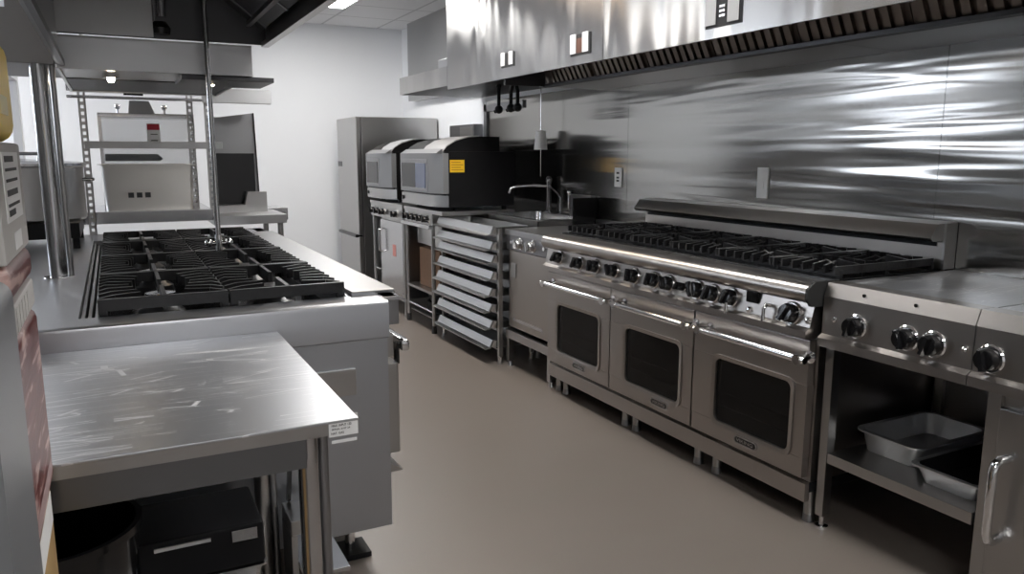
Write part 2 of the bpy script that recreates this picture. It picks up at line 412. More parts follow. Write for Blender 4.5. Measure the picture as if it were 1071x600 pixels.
# baffle filters: slanted bank of ridges
p0, p1 = Vector((2.36, 0, 2.12)), Vector((2.52, 0, 1.80))
dn = (p1-p0).normalized()
y = -1.15; k = 0
while y < 4.40:
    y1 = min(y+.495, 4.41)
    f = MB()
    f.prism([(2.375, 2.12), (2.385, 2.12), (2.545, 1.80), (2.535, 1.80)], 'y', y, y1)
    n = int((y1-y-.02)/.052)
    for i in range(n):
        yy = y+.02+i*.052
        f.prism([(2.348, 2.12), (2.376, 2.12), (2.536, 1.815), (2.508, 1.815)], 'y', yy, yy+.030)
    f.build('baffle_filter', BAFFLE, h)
    y += .5; k += 1
MB().prism([(2.495, 1.815), (2.495, 1.798), (2.545, 1.798), (2.545, 1.812)], 'y', -1.2, 4.42).build('filter_rail', HOODDARK, h)
g = MB()
for a, b in ((-1.2, .55), (.553, 2.20), (2.203, 4.42)): g.prism([(2.547, 1.812), (2.547, 1.802), (2.935, 1.796), (2.935, 1.806)], 'y', a, b)
g.build('grease_trough', S_GEN, h)
MB().box(HX+.013, 2.50, 4.40, 4.415, 1.80, 2.0).build('filter_end', HOODDARK, h)
# notices stuck on the hood face
def notice(y0, y1, z0, z1, cols, txt=None):
    s = MB().box(HX-.004, HX-.0005, y0, y1, z0, z1).build('notice', INK, h); s['label'] = 'black and white notice'
    n = len(cols); w = (y1-y0-.012)/n
    for i, c in enumerate(cols):     # i counts from the far (left in view) side
        if c == 'w':
            b = y1-i*w; MB().box(HX-.008, HX-.004, b-w+.004, b-.001, z0+.012, z1+.004).build('white_patch', PAPER, s)
        elif c == 'b':
            b = y1-i*w; MB().box(HX-.006, HX-.004, b-w+.004, b-.001, z0+.012, z1-.02).build('brown_patch', BROWNTINT, s)
    return s
s = notice(2.345, 2.55, 1.875, 1.985, ['w', 'k', 'w'])
q = MB()
for k in range(3): q.box(HX-.0068, HX-.006, 2.436, 2.468, 1.912+k*.018, 1.922+k*.018)
q.build('print', S_LIGHT, s)
notice(3.41, 3.60, 1.88, 1.985, ['w', 'b', 'w'])
notice(4.25, 4.42, 1.90, 1.985, ['w', 'k', 'w'])

# black hanging hooks below the hood's far end
for (x, y, lab) in ((2.5, 5.07, 'black hanging hose hook under the hood, farther of the two'), (2.5, 4.83, 'black hanging double hose hook under the hood, nearer the range')):
    dbl = y < 5
    t = thing('hanging_hook', lab, 'hook', (x, y, 1.865), 'black hooks below the hood')
    MB().cyl((x, y, 1.865), (x, y, 1.845), .018).build('mount', BLACKM, t)
    b = MB()
    for q in ((0,) if not dbl else (-.05, .05)):
        b.tube([(x, y+q*.5, 1.85), (x, y+q, 1.80), (x, y+q, 1.73), (x, y+q+.01, 1.69), (x-.02, y+q+.03, 1.675)], .013)
        b.sphere((x, y+q, 1.692), .030)
    b.build('hook', BLACKM, t)

# ------------------------------------------------------------------ fridge
fx, y0, y1 = 2.10, 7.34, 8.05
t = thing('refrigerator', 'tall stainless two-door refrigerator against the white back wall', 'refrigerator', (2.5, 7.7, 0))
MB().box(fx+.05, XW-.02, y0, y1, .08, 1.73, .006).build('cabinet', S_GEN, t)
for za, zb, hy in ((.595, 1.73, 1.28), (.10, .58, .52)):
    d = MB().box(fx, fx+.045, y0+.005, y1-.005, za, zb, .008).build('door', S_GEN, t)
    if za > .5:
        MB().box(fx-.004, fx-.0005, y1-.17, y1-.02, 1.255, 1.305, .001).build('handle', BLACKP, d)
MB().box(fx-.03, fx+.04, y0+.03, y1-.05, .572, .602, .006).build('handle', BLACKP, t)
MB().box(fx+.03, XW-.05, y0+.02, y1-.02, .001, .08).build('plinth', BLACKM, t)

# ------------------------------------------------------------------ rapid-cook ovens
def oven(y0, y1, label, blue):
    x0, x1, zb, zt = 2.15, 2.72, .96, 1.395
    t = thing('countertop_oven', label, 'oven', (2.43, (y0+y1)/2, zb), 'black and grey countertop ovens')
    b = MB().box(x0+.03, x1, y0, y1, zb+.03, zt, .006)
    for fy in (y0+.06, y1-.06):
        for fxx in (x0+.08, x1-.06): b.cyl((fxx, fy, zb), (fxx, fy, zb+.035), .02)
    b.build('body', BLACKM, t)
    # arched lid
    arc = [(x0-.01, zt), (x0+.02, zt+.035), (x0+.09, zt+.075), (x0+.19, zt+.102), (x0+.28, zt+.11), (x0+.45, zt+.11), (x0+.45, zt)]
    MB().prism(arc, 'y', y0+.012, y1-.012).build('lid', BLACKM, t)
    top = MB()
    for p, q in zip(arc, arc[1:5]):
        top.prism([p, q, (q[0], q[1]+.008), (p[0], p[1]+.008)], 'y', y0+.004, y0+(y1-y0)*.52)
    top.build('lid_cover', LIDC, t)
    # front: chamfered grey door
    prof = [(x0+.03, y0), (x0-.01, y0+.01), (x0-.07, y0+.16), (x0-.07, y1-.04), (x0-.04, y1), (x0+.03, y1)]
    d = MB().prism(prof, 'z', zb+.13, zt-.012).build('door', OVENF, t)
    MB().prism([(x0-.0, zt-.012), (x0-.06, zt-.012), (x0-.01, zt+.02), (x0+.02, zt+.02)], 'y', y0+.02, y1-.02).build('door_top', OVENF, t)
    MB().box(x0-.074, x0-.068, y0+.165, y1-.05, zb+.142, zt-.055, .002).build('window_frame', S_DARK, d)
    MB().box(x0-.078, x0-.0745, y0+.20, y1-.09, zb+.165, zt-.085).build('window', WINBLUE if blue else BLACKEN, d)
    if blue: MB().box(x0-.0795, x0-.078, y1-.40, y1-.09, zb+.165, zt-.085).build('dark_glass', BLACKEN, d)  # glass left dark beside the painted blue reflection
    MB().prism([(x0+.03, y0+.004), (x0-.03, y0+.1), (x0-.055, y0+.18), (x0-.055, y1-.02), (x0+.03, y1-.004)], 'z', zb+.03, zb+.115).build('lower_panel', S_GEN, t)
    MB().cyl((x0-.056, y1-.06, zb+.075), (x0-.068, y1-.06, zb+.075), .016).build('button', BLACKP, t)
    MB().prism([(x0+.02, y0+.02), (x0-.03, y0+.12), (x0-.045, y1-.03), (x0+.02, y1-.03)], 'z', zb+.113, zb+.131).build('gasket', BLACKP, t)
    if blue:
        l = MB().box(x0+.04, x0+.155, y0-.002, y0-.0003, 1.245, 1.335).build('label', YELLOW, t)
        q = MB()
        for i in range(4): q.box(x0+.05, x0+.145-.02*(i % 2), y0-.003, y0-.002, 1.26+i*.018, 1.266+i*.018)
        q.build('lettering', plain('brown_ink', (.45, .22, .01), .6), l)
    return t
oven(5.25, 6.06, 'countertop oven with a painted blue reflection in its window and a yellow label on its black side', True)
oven(6.42, 7.02, 'countertop oven beside the refrigerator with dark window', False)

def knob(mb_parent, c, ax, r, mat=BLACKP, bez=CHROME, flag=0.):
    k = MB().lathe([(0, .0), (r*1.28, 0), (r*1.28, .004), (r*1.15, .008), (0, .008)], c, ax, 24).build('bezel', bez, mb_parent)
    c2 = Vector(c)+Vector(ax).normalized()*.008
    b = MB().lathe([(0, 0), (r, 0), (r, .022), (r*.86, .032), (0, .034)], c2, ax, 20)
    A = Vector(ax).normalized(); u = A.cross(Vector((0, 1, 0))).normalized(); v = A.cross(u)
    # grip bar across the knob face
    ang = flag; g = u*math.cos(ang)+v*math.sin(ang); s = A.cross(g)
    cc = c2+A*.034
    vs = b._v([cc+g*r*.98+s*r*.25, cc+g*r*.98-s*r*.25, cc-g*r*.98-s*r*.25, cc-g*r*.98+s*r*.25])
    vt = b._v([cc+A*.014+g*r*.9+s*r*.18, cc+A*.014+g*r*.9-s*r*.18, cc+A*.014-g*r*.9-s*r*.18, cc+A*.014-g*r*.9+s*r*.18])
    for i in range(4): b.bm.faces.new((vs[i], vs[(i+1) % 4], vt[(i+1) % 4], vt[i]))
    b.bm.faces.new(vt); b.bm.faces.new(vs[::-1])
    return b.build('knob', mat, mb_parent)

# stands under the ovens
y0, y1 = 6.12, 7.02
t = thing('oven_stand', 'steel cabinet stand with control panel and door below the oven beside the refrigerator', 'stand', (2.4, 6.57, 0), 'steel stands under the ovens')
MB().box(2.12, 2.72, y0, y1, .93, .96, .003).build('top', S_GEN, t)
cp = MB().box(2.125, 2.72, y0+.01, y1-.01, .82, .93, .002).build('control_panel', S_GEN, t)
for yy in (6.90, 6.76, 6.62, 6.28): knob(cp, (2.125, yy, .875), (-1, 0, 0), .026)
MB().box(2.16, 2.70, y0+.02, 6.80, .16, .82, .003).build('body', S_GEN, t)
d = MB().box(2.135, 2.16, y0+.05, 6.77, .19, .80, .004).build('door', S_LIGHT, t)
MB().tube([(2.137, 6.70, .72), (2.10, 6.70, .71), (2.10, 6.70, .52), (2.137, 6.70, .51)], .009).build('handle', CHROME, d)
MB().box(2.132, 2.1345, 6.35, 6.43, .50, .60).build('label', plain('pale_red_label', (.6, .25, .22), .6), d)
for yy in (y0+.03, y1-.03):
    for xx in (2.15, 2.69):
        MB().cyl((xx, yy, 0), (xx, yy, .82), .016).build('leg', S_GEN, t)
MB().tube([(2.15, y1-.03, .33), (2.15, 6.82, .33)], .008).build('rail', CHROME, t)
MB().box(2.13, 2.70, 6.80, y1-.01, .10, .12).build('shelf', S_GEN, t)

y0, y1 = 5.46, 6.08
t = thing('oven_stand', 'open-legged steel stand with control panel below the yellow-labelled oven', 'stand', (2.4, 5.67, 0), 'steel stands under the ovens')
MB().box(2.12, 2.72, 5.24, y1, .93, .96, .003).build('top', S_GEN, t)
cp = MB().box(2.125, 2.72, 5.45, y1-.01, .84, .93, .002).build('control_panel', S_GEN, t)
for yy in (5.98, 5.86, 5.76, 5.66, 5.54): knob(cp, (2.125, yy, .885), (-1, 0, 0), .024)
MB().box(2.09, 2.13, 5.45, y1-.01, .815, .845, .004).build('ledge', S_LIGHT, t)
MB().box(2.20, 2.70, 5.46, 5.98, .66, .84, .004).build('drawer_box', S_GEN, t)
for yy in (y0+.02, y1-.03):
    for xx in (2.14, 2.69):
        l = MB().cyl((xx, yy, .05), (xx, yy, .84), .016).build('leg', S_GEN, t)
        MB().cyl((xx, yy, 0), (xx, yy, .06), .022, .016).build('foot', RUBBER, l)
MB().box(2.13, 2.70, 5.47, 6.06, .30, .32).build('shelf', S_GEN, t)
MB().tube([(2.14, y1-.03, .16), (2.14, y0+.02, .16)], .009).build('rail', CHROME, t)
MB().box(2.15, 2.69, 5.48, 6.05, .10, .11).build('bottom_shelf', S_DARK, t)

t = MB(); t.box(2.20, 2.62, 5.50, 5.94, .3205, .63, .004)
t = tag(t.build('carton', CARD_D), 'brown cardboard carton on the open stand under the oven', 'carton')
for k, (za, zb) in enumerate(((.1105, .20), (.20, .29))):
    r = MB().lathe([(0, 0), (.17, 0), (.19, .06), (.195, .088), (.185, .088), (.178, .06), (.16, .008), (0, .008)], (2.40, 5.76, za), 'z', 28)
    tag(r.build('black_pan', BLACKM), 'black round pan below the brown carton, %s of the stack' % ('bottom' if k == 0 else 'top'), 'pan', 'black pans under the oven stand')

# small grey box on the wall behind the ovens
t = thing('wall_box', 'square grey electrical box on the wall above the ovens', 'box', (2.9, 6.7, 1.5))
MB().box(2.86, 2.948, 6.30, 6.85, 1.40, 1.64, .004).build('housing', S_DARK, t)
MB().box(2.855, 2.86, 6.32, 6.60, 1.42, 1.62, .002).build('cover', S_GEN, t)

# ------------------------------------------------------------------ tray rack
X0, X1 = 2.19, 2.45
t = thing('tray_rack', 'steel side-loading tray rack standing between ovens and sink cabinet', 'rack', (2.3, 4.95, 0))
for xx, yy in ((2.20, 4.45), (2.44, 4.45), (2.20, 5.42), (2.44, 5.42)):
    p = MB().box(xx-.014, xx+.014, yy-.014, yy+.014, .05, .90, .003).build('post', S_GEN, t)
    MB().cyl((xx, yy, 0), (xx, yy, .055), .016).build('foot', CHROME, p)
zs = [.870, .772, .685, .575, .465, .36, .25, .115]
rl = MB()
for z in zs:
    for xx in (2.20, 2.44): rl.box(xx-.004, xx+.004, 4.45, 5.42, z-.026, z-.014)
rl.build('runner', S_DARK, t)
first = None
names = ['top tray in the rack under the countertop level', 'second tray from the top of the rack', 'third tray from the top of the rack', 'fourth tray from the top of the rack',
         'fourth tray from the bottom of the rack', 'third tray from the bottom of the rack', 'second tray from the bottom of the rack', 'bottom tray in the rack just above the floor']
for k, z in enumerate(zs):
    lab = 'long steel sheet pan, ' + names[k]
    if first is None:
        first = thing('sheet_pan', lab, 'tray', (2.3, 4.95, z), 'steel trays in the rack')
        MB().pan(2.165, 2.432, 4.475, 5.405, z+.04, z-.014, rim=.008, taper=.012).build('pan', ALU, first)
        MB().prism([(2.163, z+.045), (2.178, z+.045), (2.150, z-.010), (2.110, z-.016), (2.107, z-.010), (2.142, z-.002)], 'y', 4.475, 5.405).build('lip', ALU, first)
    else:
        dup(first, (2.3+random.uniform(-.012, .012), 4.95+random.uniform(-.008, .012), z), lab, 'steel trays in the rack')

# ------------------------------------------------------------------ sink and sink counter
y0, y1 = 3.83, 4.425
t = thing('sink_cabinet', 'steel counter cabinet with two-knob panel and single door left of the range', 'cabinet', (2.55, 4.13, 0))
MB().box(2.22, XW-.014, y0, y1, .87, .905, .004).build('worktop', S_HOR, t)
cp = MB().box(2.232, 2.29, y0+.01, y1-.005, .775, .87, .002).build('control_panel', S_DARK, t)
for yy in (4.22, 4.06): knob(cp, (2.232, yy, .825), (-1, 0, 0), .030, S_LIGHT, CHROME, .2)
for yy in (4.34, 3.92): MB().cyl((2.222, yy, .825), (2.232, yy, .825), .012).build('indicator', CHROME, cp)
MB().box(2.262, XW-.02, y0+.012, y1-.015, .26, .87).build('body', S_GEN, t)
d = MB().box(2.238, 2.262, y0+.03, y1-.03, .27, .77, .004).build('door', steel('steel_scuffed', (.43, .40, .37), .3, (30, 30, 3)), t)
MB().box(2.232, 2.238, 4.29, 4.36, .60, .69, .001).build('catch', S_GEN, d)
s = MB().box(2.2365, 2.238, 3.95, 4.34, .315, .335).build('lettering_strip', S_LIGHT, d)
MB().box(2.225, XW-.02, y0+.01, y1-.005, .19, .245, .003).build('bottom_rail', S_GEN, t)
for yy in (y0+.03, y1-.025):
    for xx in (2.25, 2.88):
        l = MB().box(xx-.02, xx+.02, yy-.018, yy+.018, .03, .19, .002).build('leg', S_GEN, t)
        MB().cyl((xx, yy, 0), (xx, yy, .035), .02, .014).build('foot', CHROME, l)
MB().box(XW-.03, XW-.014, y0, y1, .905, .94).build('upstand', S_HOR, t)

t = thing('hand_sink', 'stainless sink basin set behind the tray rack with a tall gooseneck tap', 'sink', (2.7, 4.82, .905))
MB().pan(2.475, XW-.014, 4.44, 5.215, .945, .70, rim=.035, taper=.03, r=.05).build('basin', S_LIGHT, t)
sk = MB(); sk.box(2.478, 2.49, 4.445, 5.21, .60, .938); sk.box(2.478, XW-.02, 4.445, 4.455, .60, .938); sk.box(2.478, XW-.02, 5.20, 5.21, .60, .938)
sk.build('apron', S_GEN, t)
for xx, yy in ((2.51, 4.48), (2.51, 5.17), (2.9, 4.48), (2.9, 5.17)): MB().cyl((xx, yy, 0), (xx, yy, .62), .018).build('leg', S_GEN, t)

fx, fy = 2.80, 5.02
t = thing('faucet', 'chrome gooseneck faucet rising over the sink beside the black oven', 'faucet', (fx, fy, .945))
MB().lathe([(0, 0), (.03, 0), (.03, .012), (.02, .02), (.018, .22), (.024, .23), (.024, .25), (.010, .27), (0, .27)], (fx+.09, fy, .9455), 'z').build('riser', CHROME, t)
MB().tube([(fx+.09, fy, 1.14), (fx-.02, fy+.04, 1.15), (fx-.13, fy+.10, 1.14), (fx-.175, fy+.11, 1.125), (fx-.185, fy+.112, 1.09)], .013).build('spout', CHROME, t)
MB().tube([(fx+.09, fy, 1.15), (fx+.06, fy-.20, 1.085), (fx+.06, fy-.22, 1.07), (fx+.06, fy-.22, .95)], .008).build('arm', CHROME, t)
t = thing('pull_cord_cup', 'white cone-shaped cup hanging on a thin cord above the sink tap', 'pull cord', (2.84, 5.06, 1.40))
MB().cyl((2.84, 5.06, 1.215), (2.84, 5.06, 1.864), .003, n=8).build('cord', S_LIGHT, t)
MB().lathe([(.003, 0), (.050, 0), (.047, .03), (.036, .135), (.003, .14)], (2.84, 5.06, 1.41), 'z').build('cup', plain('bright_white_plastic', (.93, .93, .93), .4), t)

t = thing('splash_box', 'small steel splash box with a tap on the wall left of the range', 'splash guard', (2.85, 4.6, .905))
MB().box(2.74, 2.935, 4.433, 4.438, .9055, 1.085).build('side', BLACKEN, t)
MB().box(2.90, 2.937, 4.46, 4.74, .9455, 1.095, .003).build('back', S_DARK, t)
MB().tube([(2.90, 4.68, 1.0), (2.86, 4.68, 1.0), (2.86, 4.68, 1.10)], .010).sphere((2.86, 4.68, 1.11), .016).build('tap', CHROME, t)

# electrical outlets on the cladding
def outlet(ya, yb, za, zb, lab, slots):
    t = thing('wall_outlet', lab, 'outlet', (XW-.012, (ya+yb)/2, (za+zb)/2), 'outlets on the steel wall')
    p = MB().box(XW-.020, XW-.0125, ya, yb, za, zb, .002).build('plate', CREAM, t)
    q = MB(); yc = (ya+yb)/2
    if slots:
        for zz in (za+.035, za+.055, za+.085): q.box(XW-.022, XW-.020, yc-.014, yc+.014, zz, zz+.012)
        q.build('socket', INK, p)
    else:
        q.box(XW-.022, XW-.020, yc-.010, yc+.010, za+.05, zb-.05, .0008); q.build('switch', CREAM, p)
outlet(4.15, 4.23, 1.165, 1.29, 'white outlet plate with dark sockets on the steel wall, left one', True)
outlet(2.885, 2.96, 1.155, 1.31, 'blank white plate on the steel wall above the range', False)

# ------------------------------------------------------------------ six-burner style range
R0, R1 = 1.893, 3.815
t = thing('gas_range', 'long stainless gas range with three oven doors and black grates', 'range', (2.5, 2.85, 0))
RY = (R0+R1)/2
MB().box(2.225, 2.90, R0+.004, R1-.004, .17, .72).build('body', S_RANGE, t)
# bullnose and control panel as one folded sheet
arcp = [(2.30, .72), (2.30, .922), (2.225, .922)]
for i in range(9):
    a = math.radians(90+i*20); arcp.append((2.185+.036*math.cos(a), .885+.036*math.sin(a)))
arcp += [(2.196, .846), (2.178, .762), (2.158, .750), (2.158, .724), (2.20, .72)]
cp = MB().prism(arcp, 'y', R0+.012, R1).build('control_panel', S_RANGE, t, ang=25)
MB().prism([(2.30, .93), (2.18, .93), (2.145, .905), (2.142, .87), (2.165, .842), (2.195, .84), (2.30, .84)], 'y', R0, R0+.012).build('end_cap', RUBBER, t)
nx = Vector((-1, 0, .21)).normalized()
for i, (yy, z, r) in enumerate(((3.667, .806, .03), (3.456, .80, .03), (3.30, .803, .03), (3.135, .803, .03), (2.967, .80, .032), (2.812, .803, .031), (2.708, .803, .031),
                  (2.608, .803, .018), (2.518, .803, .034), (2.42, .803, .032), (2.312, .805, .032), (1.997, .798, .035))):
    knob(cp, (2.1845+(.846-z)*-.0+(z-.80)*.21, yy, z), (-1, 0, .21), r, BLACKP, CHROME, random.uniform(-.6, .6))
sw = MB().box(2.178, 2.196, 2.165, 2.225, .805, .850, .003).build('rocker_switch', BLACKP, cp)
for yy, z in ((2.205, .775), (1.915, .788)):
    MB().lathe([(0, 0), (.013, 0), (.013, .006), (.008, .014), (0, .016)], (2.182, yy, z), nx, 14).build('indicator', CHROME, cp)
for yy, z in ((2.10, .79), (2.30, .78)):
    MB().tube([(2.184, yy, z+.02), (2.160, yy, z+.025), (2.148, yy, z+.01), (2.146, yy, z-.035)], .007).build('lever', CHROME, cp)
# cooktop pan
ct = MB(); ct.box(2.30, 2.875, R0+.006, R1-.006, .885, .895); ct.box(2.285, 2.30, R0+.006, R1-.006, .885, .93); ct.box(2.30, 2.875, R0+.006, R0+.018, .885, .93); ct.box(2.30, 2.875, R1-.018, R1-.006, .885, .93)
ct.build('cooktop', BLACKEN, t)
# grates: six across, two burners each
ng = 6; gw = (R1-R0-.05)/ng
def range_grate(ya, yb, xa, xb, zt):
    g = MB(); w = .012; hgt = .030; z = zt-hgt/2
    for yy in (ya+.006, yb-.006): g.bar((xa, yy, z), (xb, yy, z), w, hgt)
    for xx in (xa+.03, (xa+xb)/2, xb-.006): g.bar((xx, ya, z-.016), (xx, yb, z-.016), w, hgt)
    yc = (ya+yb)/2
    for c in ((xa*3+xb)/4, (xa+xb*3)/4):
        hx = (xb-xa)/4
        # fingers reach from the frame towards the burner at uneven lengths
        for i in range(5):
            yy = ya+(yb-ya)*(i+1)/6; inner = .040+.05*(1-abs(yy-yc)/((yb-ya)/2))*.5
            for sgn in (-1, 1):
                p = Vector((c+sgn*inner, yy+(yc-yy)*.25, z+.008)); q = Vector((c+sgn*hx, yy, z)); g.bar(p, q, .010, hgt)
        for sgn in (-1, 1):
            g.bar((c, yc+sgn*.045, z+.010), (c, yc+sgn*(yb-ya)/2, z), .010, hgt)
            g.bar((c-.05, yc+sgn*.03, z+.014), (c-.085, yc+sgn*.1, z+.006), .010, hgt*.8)
            g.bar((c+.05, yc+sgn*.03, z+.014), (c+.085, yc+sgn*.1, z+.006), .010, hgt*.8)
    for xx in (xa+.03, xb-.006):
        for yy in (ya+.006, yb-.006): g.box(xx-.008, xx+.008, yy-.008, yy+.008, .8955, z)
    return g
def burner(x, y, z, parent):
    MB().lathe([(0, 0), (.052, 0), (.050, .012), (.036, .016), (.036, .024), (.030, .030), (0, .031)], (x, y, z), 'z', 20).build('burner', IRON, parent)
for i in range(ng):
    ya = R0+.025+i*gw
    range_grate(ya+.003, ya+gw-.003, 2.308, 2.862, .972).build('grate', IRON, t)
    for xx in (2.315+.547/4, 2.315+.547*.75): burner(xx, ya+gw/2, .8952, t)
# backguard with shelf-like hood
bg = MB(); bg.box(2.876, 2.90, R0+.004, R1-.004, .72, 1.035)
bg.build('riser', S_RANGE, t)
MB().prism([(2.932, .93), (2.90, .93), (2.90, 1.042), (2.805, 1.042), (2.790, 1.055), (2.83, 1.108), (2.932, 1.115)], 'y', R0, R1, ).build('backguard', S_GEN, t)
sl = MB(); sl.box(2.872, 2.8755, R0+.03, R1-.03, 1.018, 1.035); sl.build('vent_slot', BLACKM, t)
ep = MB(); ep.box(2.865, 2.935, R0-.012, R0, .93, 1.112, .002); ep.build('end_plate', S_GEN, t)
# ovens
edges = [1.905, 2.533, 3.170, 3.808]
for i in range(3):
    a, b = edges[i]+.004, edges[i+1]-.004
    wa, wb = [(1.977, 2.39), (2.617, 3.032), (3.267, 3.692)][i]; za, zb_ = .265, .543
    # frame of the door around the window
    d = MB()
    d.box(2.19, 2.222, a, b, zb_, .712, .004); d.box(2.19, 2.222, a, b, .187, za, .004); d.box(2.19, 2.222, a, wa, za, zb_); d.box(2.19, 2.222, wb, b, za, zb_)
    d = d.build('oven_door', S_RANGE, t)
    fr = MB()
    def rring(y0, y1, z0, z1, r):
        o = []
        for cy, cz, a0 in ((y1-r, z1-r, 0), (y0+r, z1-r, 90), (y0+r, z0+r, 180), (y1-r, z0+r, 270)):
            for k in range(5):
                an = math.radians(a0+22.5*k); o.append((cy+r*math.cos(an), cz+r*math.sin(an)))
        return o
    o1 = rring(wa-.014, wb+.014, za-.014, zb_+.014, .035); o2 = rring(wa+.004, wb-.004, za+.004, zb_-.004, .028)
    A = fr._v([(2.189, *p) for p in o1]); B = fr._v([(2.183, *p) for p in o1]); C_ = fr._v([(2.186, *p) for p in o2]); D_ = fr._v([(2.20, *p) for p in o2]); n = len(A)
    for P, Q in ((A, B), (B, C_), (C_, D_), (D_, A)):
        for k in range(n): fr.bm.faces.new((P[k], P[(k+1) % n], Q[(k+1) % n], Q[k]))
    fr.build('window_frame', S_RANGE, d)
    MB().box(2.196, 2.200, wa-.004, wb+.004, za-.004, zb_+.004).build('window', GLASS, d)
    # cavity with racks
    cv = MB(); cv.box(2.226, 2.232, wa-.03, wb+.03, za-.03, zb_+.03)
    cv.build('cavity', OVENINT, d)
    rk = MB()
    for z in (.33, .39):
        rk.cyl((2.215, wa, z), (2.215, wb, z), .003, n=8)
    rk.build('oven_rack', CHROME, d)
    # handle
    ha, hb = [(1.872, 2.458), (2.487, 3.072), (3.112, 3.768)][i]
    hd = MB().cyl((2.128, ha, .655), (2.128, hb, .655), .0135).build('handle', CHROME, d)
    for yy in (ha+.03, hb-.03):
        MB().lathe([(.024, 0), (.024, .006), (.013, .014), (.012, .05), (.018, .056), (.018, .078), (0, .078)], (2.19, yy, .655), '-x', 16).build('bracket', CHROME, hd)
    # badge
    yc = (2.195, 2.752, 3.455)[i]
    bd = MB(); o1 = rring(yc-.064, yc+.064, .213, .246, .016)
    A = bd._v([(2.190, *p) for p in o1]); B = bd._v([(2.184, *p) for p in o1]); n = len(A)
    for k in range(n): bd.bm.faces.new((A[k], A[(k+1) % n], B[(k+1) % n], B[k]))
    bd.bm.faces.new(B); bd.bm.faces.new(A[::-1])
    bd = bd.build('badge', S_LIGHT, d)
    o1 = rring(yc-.057, yc+.057, .218, .241, .011); b2 = MB(); A = b2._v([(2.184, *p) for p in o1]); B = b2._v([(2.1828, *p) for p in o1])
    for k in range(n): b2.bm.faces.new((A[k], A[(k+1) % n], B[(k+1) % n], B[k]))
    b2.bm.faces.new(B); b2.bm.faces.new(A[::-1]); b2.build('badge_field', BLACKEN, bd)
    text_mesh('lettering', 'VIKING', .019, face_mx(2.1822, yc, .2295), S_LIGHT, bd, .0005, .092)
MB().box(2.20, 2.225, R0+.004, R1-.004, .095, .168, .003).build('kick_panel', S_RANGE, t)
MB().box(2.225, 2.90, R0+.004, R1-.004, .13, .17).build('base', BLACKM, t)
for yy in (1.925, 2.43, 2.55, 3.02, 3.11, 3.70, 3.78):
    l = MB().cyl((2.262, yy, .03), (2.262, yy, .13), .020).build('leg', S_GEN, t)
    MB().cyl((2.262, yy, 0), (2.262, yy, .03), .024, .020).build('foot', S_DARK, l)
for yy in (1.93, 2.85, 3.77): MB().cyl((2.85, yy, 0), (2.85, yy, .13), .022).build('leg', S_GEN, t)

# ------------------------------------------------------------------ griddle units on open stand + door cabinet
def sheet_front(mb, ya, yb):
    mb.prism([(2.30, .69), (2.30, .928), (2.232, .928), (2.215, .88), (2.215, .745), (2.195, .732), (2.195, .702), (2.24, .69)], 'y', ya, yb)
    return mb
t = thing('griddle_table', 'steel flat-top griddle with three black knobs on an open shelf stand', 'griddle', (2.55, 1.6, 0))
G0, G1 = 1.338, 1.884
MB().box(2.29, XW-.014, G0, G1, .895, .926, .003).build('griddle_top', S_TOP, t)
cp = sheet_front(MB(), G0, G1-.001).build('control_panel', S_RANGE, t, ang=12)
for yy in (1.742, 1.551, 1.460): knob(cp, (2.215, yy, .797), (-1, 0, 0), .033, BLACKP, CHROME, random.uniform(-.5, .5))
for yy in (1.832, 1.362): MB().lathe([(0, 0), (.009, 0), (.009, .006), (.005, .010), (0, .011)], (2.215, yy, .803), '-x', 12).build('indicator', CHROME, cp)
for yy in (1.725, 1.535): MB().cyl((2.219, yy, .905), (2.2245, yy, .905), .006, n=10).build('rivet', BLACKP, cp)
st = MB(); st.box(2.29, XW-.03, G0, G0+.012, .69, .895); st.box(2.29, XW-.03, G1-.013, G1-.001, .69, .895); st.box(2.9, XW-.03, G0, G1-.001, .60, .895)
st.build('casing', S_DARK, t)
for xx, yy in ((2.26, 1.862), (2.9, 1.862), (2.9, 1.33)):
    l = MB().box(xx-.02, xx+.02, yy-.017, yy+.017, .05, .69, .002).build('leg', S_GEN, t)
    MB().lathe([(0, 0), (.026, 0), (.024, .010), (.010, .014), (.010, .055), (0, .055)], (xx, yy, 0), 'z', 16).build('foot', CHROME, l)
MB().box(2.242, XW-.03, 1.306, 1.845, .262, .302, .003).build('shelf', S_GEN, t)
MB().box(XW-.05, XW-.035, 1.306, 1.845, .302, .69).build('back_panel', S_DARK, t)

t = thing('griddle_cabinet', 'steel cooking cabinet with a curved door handle at the right edge of the view', 'cabinet', (2.55, .9, 0))
C0, C1 = .45, 1.335
MB().box(2.29, XW-.014, C0, C1, .895, .926, .003).build('griddle_top', S_TOP, t)
cp = sheet_front(MB(), C0, C1).build('control_panel', S_RANGE, t, ang=12)
for yy in (1.284, 1.05, .8): knob(cp, (2.215, yy, .793), (-1, 0, 0), .033, BLACKP, CHROME, .2)
st = MB(); st.box(2.265, XW-.03, C0, 1.293, .10, .69); st.box(2.25, 2.265, 1.262, 1.300, .03, .69); st.box(2.29, XW-.03, C0, C1, .69, .895)
st.build('body', S_GEN, t)
d = MB().box(2.240, 2.264, .72, 1.258, .13, .65, .005).build('door', S_GEN, t)
hp = [(2.240, 1.226, .52)]
for k in range(7):
    a = math.radians(90*k/6); hp.append((2.205-.025*math.sin(a)*1, 1.226, .50+.02*math.cos(a)))
hp = [(2.242, 1.222, .505), (2.205, 1.222, .508), (2.186, 1.222, .498), (2.178, 1.222, .478), (2.178, 1.222, .29), (2.186, 1.222, .268), (2.205, 1.222, .258), (2.242, 1.222, .261)]
MB().tube(hp, .0135).build('handle', CHROME, d)
for xx, yy in ((2.32, .52), (2.32, 1.26), (2.88, .52), (2.88, 1.26)): MB().cyl((xx, yy, 0), (xx, yy, .10), .02).build('leg', S_GEN, t)
